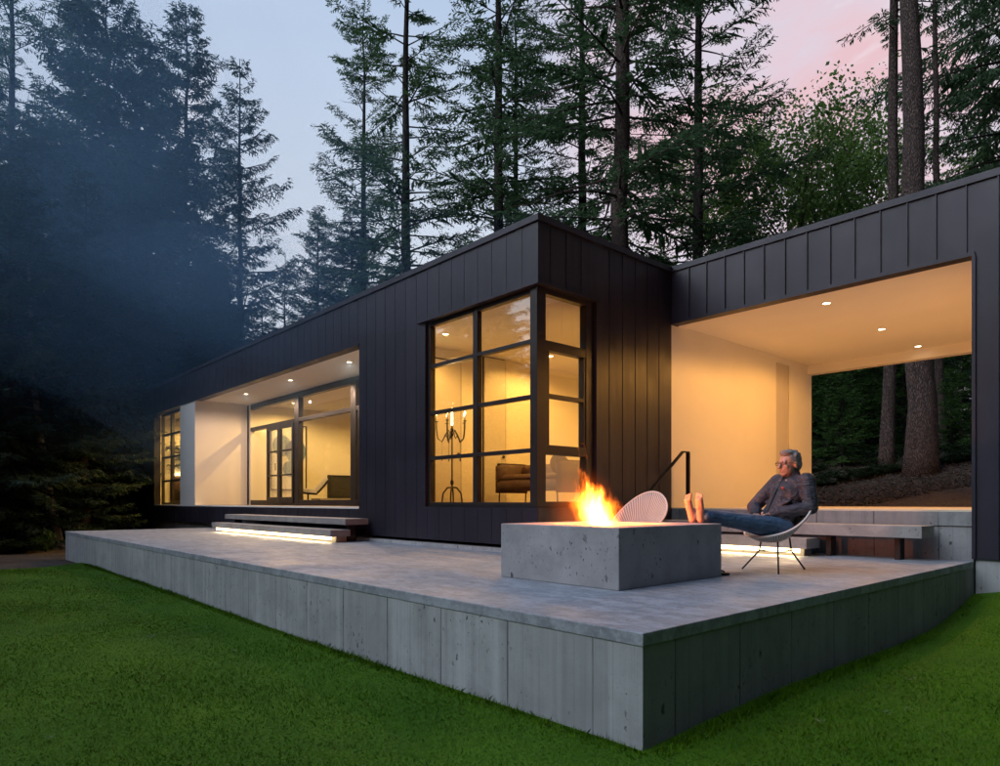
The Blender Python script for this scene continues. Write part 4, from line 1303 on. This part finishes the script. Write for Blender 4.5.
# tall firs behind the house
place('fir_a', 'fir_tree', 406, 28, .4, 1.0, 'tall dark fir rising above the hazy left part of the roof', G)
place('fir_b', 'fir_tree', 498, 26, 1.9, 1.05, 'tall fir standing just left of the roof corner above the corner window', G)
place('fir_b', 'fir_tree', 516, 30, 4.0, .85, 'thin straight fir right beside the roof corner, close to a thicker fir', G)
place('bare_b', 'fir_tree', 556, 30, .2, .55, 'very thin pale bare trunk just right of the roof corner', G)
place('fir_c', 'fir_tree', 622, 20, 2.2, 1.0, 'thickest brown trunk rising behind the inner roof corner', G)
place('fir_a', 'fir_tree', 698, 25, 3.3, .95, 'broad fir rising over the joint of the two roofs', G)
place('bare_b', 'fir_tree', 888, 18.0, 0.0, 1.0, 'slim reddish trunk leaning beside the thickest trunk behind the walkway', G)
place('bare_a', 'fir_tree', 922, 16.6, 0.0, 1.0, 'thickest reddish trunk standing right behind the open walkway', G)
place('bare_b', 'fir_tree', 941, 20.5, 2.6, .8, 'thin dark trunk rising right of the thickest reddish trunk', G)
place('cedar', 'cedar_tree', 1015, 22, .9, 1.0, 'drooping cedar hanging over the right end of the roof', G)
place('cedar', 'cedar_tree', 985, 33, 3.9, .75, 'smaller drooping cedar behind the right end of the roof', G)
place('fir_b', 'fir_tree', 364, 36, 5.2, 1.0, 'paler far fir between the slender spruce and the tall dark fir', G)
place('fir_b', 'fir_tree', 582, 29, 3.1, 1.05, 'dense fir with fine hanging sprays just left of the thickest brown trunk', G)
# deciduous trees
place('alder_a', 'alder_tree', 806, 29, .3, .88, 'round leafy green tree against the pink sky above the walkway roof', 'leafy trees behind the roof')
place('alder_b', 'alder_tree', 862, 31, 1.3, .84, 'thin airy leafy tree beside the slim reddish trunk', 'leafy trees behind the roof')
place('alder_c', 'alder_tree', 655, 31, 2.3, .66, 'low leafy tree between the two tallest brown trunks', 'leafy trees behind the roof')
place('alder_c', 'alder_tree', 748, 34, 4.3, .62, 'low leafy tree behind the broad fir at the roof joint', 'leafy trees behind the roof')
place('alder_c', 'alder_tree', 455, 36, 5.3, .75, 'small leafy tree peeping over the roof edge between tall firs', 'leafy trees behind the roof')
place('alder_b', 'alder_tree', 575, 33, 3.0, .8, 'small leafy tree behind the inner roof slope', 'leafy trees behind the roof')
# dark forest on the left
L_ = [('spruce_c', 240, 29, .5, 1.08, 'slender spruce with a bare stepped top standing apart against the sky'),
      ('spruce_b', 108, 30, 1.1, 1.27, 'broad dark spruce with the highest top among the hazy left trees'),
      ('spruce_a', 78, 33, 2.7, 1.36, 'dark spruce with a double top left of the broadest hazy spruce'),
      ('spruce_a', 186, 33, 3.1, 1.33, 'dark spruce with a pointed top next to the slender lone spruce'),
      ('spruce_a', 150, 29, 4.4, 1.13, 'dark spruce with a low rounded top between two higher spruces'),
      ('fir_a', 12, 27, 2.0, .95, 'tall dark fir cut by the upper left corner of the picture'),
      ('spruce_b', 42, 24, .2, .80, 'lower dark spruce in front of the corner fir, hidden in haze'),
      ('spruce_b', 128, 24, 2.4, .72, 'lower dark spruce in front of the broadest hazy spruce'),
      ('spruce_a', 205, 27, 5.1, .60, 'lower dark spruce at the foot of the slender lone spruce'),
      ('hemlock', 285, 36, .8, 1.45, 'small hemlock standing low between the slender spruce and the tall fir'),
      ('spruce_a', 318, 40, 1.7, .88, 'short spruce behind the low roof, left of the tall dark fir'),
      ('spruce_b', 352, 33, 2.9, .72, 'bushy short spruce directly beneath the tall dark fir'),
      ('hemlock', 262, 33, 3.9, 1.2, 'small dark hemlock close right of the slender lone spruce'),
      ('hemlock', 385, 38, 5.0, 1.15, 'low hemlock showing over the roof right under the tall dark fir'),
      ('spruce_a', -20, 22, .3, .85, 'dark spruce partly out of view at the far left edge'),
      ('spruce_a', 85, 21, 3.5, .62, 'short dark spruce behind the left end of the patio'),
      ('spruce_b', 10, 19.5, 5.5, .60, 'short broad spruce behind the bare soil bed'),
      ('hemlock', 140, 25.5, 1.5, 1.1, 'dark hemlock right beside the end wall of the house'),
      ('cedar', -35, 30, 1.5, .85, 'big drooping cedar partly out of view at the far left edge')]
for key, px, dep, rz, sc, lb in L_:
    place(key, {'spruce': 'spruce_tree', 'fir': 'fir_tree', 'hemloc': 'hemlock_tree', 'cedar': 'cedar_tree'}[key.split('_')[0] if key != 'hemlock' else 'hemloc'], px, dep, rz, sc, lb, G)
# the same wood goes round the clearing: trees across the lawn (mirrored in the corner window) and beside the house
for k_ in range(13):
    x = -40 + 3.6 * k_; y = -3.5 - 1.45 * k_ + 1.2 * math.sin(k_ * 2.1)
    place(('spruce_b', 'spruce_a')[k_ % 2], 'spruce_tree', 0, 0, k_ * 1.3, .82 + .14 * math.sin(k_ * 1.7), 'spruce standing across the lawn, mirrored in the window panes', 'trees across the lawn', xy=(x, y))
for k_, (x, y, key, rz, sc) in enumerate(((9, -4, 'spruce_b', .9, .9), (10, 2, 'spruce_a', 1.9, .95), (9.5, 7, 'spruce_b', 3.3, .85), (13, 11, 'spruce_a', 4.1, .95))):
    place(key, 'spruce_tree', 0, 0, rz, sc, 'spruce standing at the edge of the side lawn, shading it', 'trees beside the side lawn', xy=(x, y))
# young trees seen through the walkway
for px, dep, rz, sc, lb in ((828, 21, .3, 1.0, 'bright green hemlock sapling at the near jamb of the walkway opening'),
                            (850, 25, 1.6, 1.3, 'taller hemlock sapling behind the slim trunk in the walkway opening'),
                            (962, 23, 2.9, 1.05, 'hemlock sapling right of the thickest trunk in the walkway opening'),
                            (868, 29, 4.0, 1.4, 'shaded hemlock sapling deep behind the slim trunk'),
                            (905, 27, 5.2, 1.3, 'shaded hemlock sapling between the slim and the thickest trunk'),
                            (935, 31, 1.2, 1.5, 'dark hemlock sapling farthest behind the thickest trunk'),
                            (812, 28, 2.0, 1.35, 'dark hemlock sapling half hidden by the walkway wall'),
                            (842, 19.3, 4.6, .62, 'small fresh green hemlock sapling low in the left half of the walkway opening'),
                            (952, 19.5, 3.6, .55, 'small fresh green hemlock sapling low beside the pier of the walkway opening')):
    place('sapling', 'hemlock_sapling', px, dep, rz, sc, lb, 'saplings behind the walkway')

# dead snag at the left
sx, sy = at(60, 20.0)
sn = empty('dead_snag', (sx, sy, float(gz(sx, sy)) - .1))
tag(sn, 'bare leaning dead trunk with pale broken twigs among the left trees', 'dead tree')
MB().tube([(0, 0, 0), (-.10, -.12, .9), (-.28, -.3, 2.1), (-.40, -.45, 3.4), (-.55, -.6, 5.2), (-.60, -.66, 7.4), (-.62, -.7, 8.6)], [.13, .12, .11, .09, .07, .045, .015], 10).build('trunk', M['deadwood'], sn, True)
for k in range(16):
    z = 1.6 + k * .42
    f = z / 8.6
    bx_, by_ = -.62 * f ** .8, -.7 * f ** .8
    a = random.uniform(0, 6.28); L = random.uniform(.7, 1.9)
    p = [(bx_, by_, z)]
    for q in range(4):
        a += random.uniform(-.4, .4)
        p.append((p[-1][0] + math.cos(a) * L / 4, p[-1][1] + math.sin(a) * L / 4, p[-1][2] + random.uniform(-.06, .16)))
    MB().tube(p, [.022, .017, .012, .008, .003], 5).build('twig', M['deadwood'], sn, True)

# shrub by the end of the plinth
def shrub(px, dep, h, w, label, name='shrub', mat='needles_fresh'):
    x, y = at(px, dep)
    e = empty(name, (x, y, float(gz(x, y)) - .05)); tag(e, label, 'shrub')
    g = np.random.default_rng(int(px) + 77)
    m = MB(); C = []
    for k in range(14):
        a = g.random() * 6.28; q = g.random()
        tip = np.array([w * q * math.cos(a), w * q * math.sin(a), h * (1 - .45 * q) * (.75 + .3 * g.random())])
        m.tube([(0, 0, 0), tuple(tip * np.array([.4, .4, .55])), tuple(tip)], [.012, .008, .003], 5)
        for s in np.linspace(.25, 1, 11): C.append(tip * np.array([s, s, s ** .8]))
    m.build('stem', M['bark_dark'], e)
    C = np.repeat(np.array(C), 7, 0); n = len(C)
    O = C + g.normal(size=(n, 3)) * .04
    P = rhombs(O, norm(g.normal(size=(n, 3)) + np.array([0, 0, .3])), norm(g.normal(size=(n, 3))), .05 + .05 * g.random(n), .025 + .02 * g.random(n))
    link('foliage', leaf_mesh('shrub_leaves', P), M[mat], e)
    return e
shrub(46, 18.4, .62, .36, 'small young shrub on the soil beside the left end of the patio')

# undergrowth: fern and brush carpet round the house
def undergrowth():
    g = np.random.default_rng(5)
    out = []
    K = 0
    while K < 1150:
        if g.random() < .55:
            px = -60 + 220 * g.random(); dep = 17.6 + 22 * g.random() ** 1.3
        elif g.random() < .75:
            px = 800 + 230 * g.random(); dep = 17.0 + 12 * g.random() ** 1.8
        else:
            px = 200 + 600 * g.random(); dep = 34 + 8 * g.random()
        x, y = at(px, dep)
        if -26 < x < -6 and 2.8 < y < 14.2: continue
        if x > -17.3 and y < 4: continue
        K += 1
        nf = 9 + int(5 * g.random()); sc = (.35 + .55 * g.random()) * (1.6 if dep > 24 else 1.0)
        if px > 780: sc *= .6
        z0 = float(gz(x, y)) - .06
        for f in range(nf):
            a = g.random() * 6.28; L = sc * (.6 + .5 * g.random())
            m = 9
            s = np.linspace(.1, 1, m)
            r = L * s; zz = L * (1.05 * s - .75 * s * s) * 1.2
            C = np.stack([x + r * math.cos(a), y + r * math.sin(a), z0 + zz], 1)
            T = norm(np.gradient(C, axis=0))
            sd = np.array([-math.sin(a), math.cos(a), 0.0])
            for sg in (1, -1):
                D = norm(T * .45 + sd * sg + g.normal(size=(m, 3)) * .12)
                N = norm(np.array([0, 0, 1.0]) + g.normal(size=(m, 3)) * .25)
                ln = L * .30 * (1.1 - s)
                out.append(rhombs(C, D, N, ln + .02, ln * .32 + .012))
    return np.concatenate(out)
tag(link('undergrowth', leaf_mesh('undergrowth', undergrowth()), mat_leaf('fern_fronds', (0.014, 0.028, 0.012), (0.045, 0.075, 0.028))), 'low ferns and brush covering the forest floor around the house', 'undergrowth', kind='stuff')

# fallen leaves on the bank
def litter():
    g = np.random.default_rng(9)
    n = 9000
    px = 790 + 230 * g.random(n); dep = 14.6 + 3.2 * g.random(n) ** 1.1
    r = (px - 500) / F
    x = dep * (FWD[0] + r * RGT[0]); y = dep * (FWD[1] + r * RGT[1])
    k = y > 14.7
    x, y = x[k], y[k]; n = len(x)
    O = np.stack([x, y, gz(x, y) - .035 + .02 * g.random(n)], 1)
    return rhombs(O, norm(g.normal(size=(n, 3)) * np.array([1, 1, .3])), norm(np.array([0, 0, 1.0]) + g.normal(size=(n, 3)) * .4), .05 + .06 * g.random(n), .03 + .02 * g.random(n))
tag(link('leaf_litter', leaf_mesh('leaf_litter', litter()), mat_leaf('dry_leaves', (0.06, 0.045, 0.035), (0.19, 0.155, 0.125))), 'dry fallen leaves and twigs on the bank behind the walkway', 'leaf litter', kind='stuff')

# the wood farther off, one mass
def far_wood():
    g = np.random.default_rng(31)
    out = []
    spots = []
    for k in range(40):
        spots.append((-170 + 400 * g.random(), 40 + 26 * g.random(), 'spruce_b' if g.random() < .5 else 'spruce_a', .62 + .3 * g.random()))
    for k in range(16):
        spots.append((330 + 430 * g.random(), 46 + 14 * g.random(), 'spruce_a', .36 + .12 * g.random()))
    for k in range(30):
        spots.append((770 + 300 * g.random(), 33 + 22 * g.random(), 'spruce_b', .42 + .16 * g.random()))
    for k in range(36):
        spots.append(((-50 + 1.7 * k, -9 - 0.75 * k - 7 * g.random()), None, 'spruce_a' if k % 2 else 'spruce_b', .72 + .25 * g.random()))
    for px, dep, key, sc in spots:
        x, y = at(px, dep) if dep else px
        fo = TREES[key][4]
        keep = g.random(len(fo)) < .40
        P = fo[keep].copy()
        # bigger sprays so that a thinner crown still closes
        c = P.mean(1, keepdims=True); P = c + (P - c) * 1.7
        a = g.random() * 6.28; ca, sa = math.cos(a), math.sin(a)
        Pn = P.copy(); Pn[..., 0] = ca * P[..., 0] - sa * P[..., 1]; Pn[..., 1] = sa * P[..., 0] + ca * P[..., 1]
        out.append(Pn * sc + np.array([x, y, float(gz(x, y)) - .4]))
    return np.concatenate(out)
tag(link('far_wood', leaf_mesh('far_wood', far_wood()), M['needles_dark']), 'dark distant conifer wood closing the view behind the nearer trees', 'wood', kind='stuff')

# ------------------------------------------------------------------ smoke drifting from the fire
def mat_smoke(dens):
    t = newmat('drifting_smoke')
    pv = t.n('ShaderNodeVolumePrincipled')
    pv.inputs['Color'].default_value = (0.35, 0.65, 1.0, 1)
    pv.inputs['Density'].default_value = dens
    o = t.n('ShaderNodeOutputMaterial'); t.l(pv.outputs[0], o.inputs['Volume'])
    t.m.cycles.homogeneous_volume = True
    return t.m
sm = empty('smoke', (-14, 6, 4))
tag(sm, 'blue grey smoke drifting from the fire across the left trees and roof', 'smoke', kind='stuff')
def puff(px, dep, z, r, rot, dens, seed):
    g = np.random.default_rng(seed)
    nu, nv = 48, 26
    m = MB(); vs, fs = [], []
    ph0 = g.random(6) * 6.28
    for b in range(nv + 1):
        th = math.pi * b / nv
        for a in range(nu):
            ph = 2 * math.pi * a / nu
            k = 1 + math.sin(th) * (.16 * math.sin(2 * ph + ph0[0] + 3 * math.cos(th)) + .11 * math.sin(5 * ph + ph0[1] + 5 * math.cos(th)) + .07 * math.sin(9 * th + ph0[2] + 2 * math.sin(ph)))
            vs.append((r[0] * k * math.sin(th) * math.cos(ph), r[1] * k * math.sin(th) * math.sin(ph), r[2] * k * math.cos(th)))
    for b in range(nv):
        for a in range(nu):
            c = (a + 1) % nu
            fs.append((b * nu + a, (b + 1) * nu + a, (b + 1) * nu + c, b * nu + c))
    o = m.add(vs, fs).build('smoke_puff', mat_smoke(dens), sm, True)
    x, y = at(px, dep)
    o.location = Vector((x, y, z)) - sm.location
    o.rotation_euler = rot
PUFFS = [(95, 19.5, 8.0, (14, 6.0, 6.0), (0, R(10), R(5)), .0068, 1),
         (60, 20.5, 12.5, (12, 4.5, 5.0), (0, R(18), R(-4)), .0062, 2),
         (150, 18.5, 8.2, (9, 3.2, 2.2), (0, R(14), R(12)), .0075, 3),
         (75, 18.0, 5.8, (9, 3.6, 2.2), (0, R(9), R(4)), .0075, 5),
         (200, 17.0, 6.0, (8, 2.8, 1.6), (0, R(16), R(8)), .0085, 6),
         (20, 20.0, 10.8, (9, 3.4, 1.8), (0, R(20), R(0)), .0065, 7),
         (250, 15.5, 5.6, (7, 2.4, 1.4), (0, R(16), R(6)), .0085, 9),
         (345, 12.6, 5.0, (5.5, 1.8, 1.1), (0, R(14), R(4)), .0095, 4)]
for p in PUFFS: puff(*p)

# ------------------------------------------------------------------ sky and light
world = bpy.data.worlds.new('World')
scene.world = world
world.use_nodes = True
class WT(NT):
    def __init__(self, w):
        self.m = w; self.t = w.node_tree; self.t.nodes.clear()
t = WT(world)
d = t.n('ShaderNodeTexCoord').outputs['Generated']
sp = t.n('ShaderNodeSeparateXYZ'); t.l(d, sp.inputs[0])
rp = t.n('ShaderNodeValToRGB'); t.l(t.rng(sp.outputs[2], 0, 1), rp.inputs[0])
e = rp.color_ramp.elements
e[0].position = 0.0; e[0].color = (0.78, 0.81, 0.90, 1)
e[1].position = 1.0; e[1].color = (0.30, 0.47, 0.88, 1)
q = e.new(.30); q.color = (0.70, 0.76, 0.86, 1)
q = e.new(.62); q.color = (0.46, 0.58, 0.78, 1)
base = rp.outputs[0]
cl = t.noise(t.mapping(d, (1.6, 1.6, 3.2)), 1.7, 5, 0.55, 0.4)
# pale lilac cloud veil towards the right, pink light on it high up
right = t.rng(t.vmath('DOT_PRODUCT', d, (0.10, 0.92, 0.38)), 0.62, 0.98, 0, 1, 'SMOOTHSTEP')
veil = t.math('MULTIPLY', right, t.rng(cl, 0.30, 0.62, 0.25, 0.9))
c = t.mix(veil, base, (0.84, 0.81, 0.88))
pk = Vector((-0.42, 1.03, 0.70)).normalized()
pink = t.rng(t.vmath('DOT_PRODUCT', d, tuple(pk)), 0.925, 0.99, 0, 1, 'SMOOTHSTEP')
c = t.mix(t.math('MULTIPLY', pink, t.rng(cl, 0.40, 0.58, 0.15, 1.0)), c, (0.82, 0.55, 0.60))
cl2 = t.noise(t.mapping(d, (2.4, 2.4, 5.5), (3, 1, 0)), 2.2, 6, 0.6, 0.7)
c = t.mix(t.math('MULTIPLY', right, t.rng(cl2, 0.46, 0.64, 0.0, 0.55)), c, (0.66, 0.72, 0.86))
c = t.mix(t.rng(cl2, 0.40, 0.28, 0.0, 0.5), c, (0.90, 0.88, 0.93))
# afterglow behind the lawn side, unseen sky on the far right dimmed to shade the side faces
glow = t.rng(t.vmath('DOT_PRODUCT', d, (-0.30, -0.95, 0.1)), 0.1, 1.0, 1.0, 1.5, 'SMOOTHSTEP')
side_dim = t.rng(sp.outputs[0], -0.12, 0.60, 1.0, 0.06, 'SMOOTHSTEP')
k = t.math('MULTIPLY', glow, side_dim)
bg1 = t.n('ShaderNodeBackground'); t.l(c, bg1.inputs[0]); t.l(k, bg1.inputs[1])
sky = t.n('ShaderNodeTexSky', sky_type='NISHITA'); sky.sun_disc = False
SUN = Vector((-0.30, -0.80, 0.60)).normalized()
sky.sun_elevation = math.asin(SUN.z); sky.sun_rotation = math.atan2(SUN.x, SUN.y)
bg2 = t.n('ShaderNodeBackground'); t.l(sky.outputs[0], bg2.inputs[0]); bg2.inputs[1].default_value = 0.004
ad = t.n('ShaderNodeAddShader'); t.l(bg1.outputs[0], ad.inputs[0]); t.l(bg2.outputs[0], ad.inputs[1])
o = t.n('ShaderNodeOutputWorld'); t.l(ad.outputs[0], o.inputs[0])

sl = bpy.data.lights.new('sun', 'SUN'); sl.energy = 1.9; sl.angle = R(45); sl.color = (0.88, 0.92, 1.0)
so_ = bpy.data.objects.new('sun', sl); col.objects.link(so_)
so_.rotation_euler = SUN.to_track_quat('Z', 'Y').to_euler()

# ------------------------------------------------------------------ render settings
vs = scene.view_settings
vs.view_transform = 'Standard'; vs.look = 'None'; vs.exposure = 0.0; vs.gamma = 1.0; vs.use_curve_mapping = False
cy = scene.cycles
cy.use_denoising = True
cy.max_bounces = 7; cy.diffuse_bounces = 4; cy.use_adaptive_sampling = True; cy.adaptive_threshold = 0.03; cy.adaptive_min_samples = 16; cy.glossy_bounces = 3; cy.transparent_max_bounces = 24; cy.volume_bounces = 0
cy.sample_clamp_indirect = 4.0
cy.caustics_reflective = False; cy.caustics_refractive = False
cy.volume_step_rate = 1.0
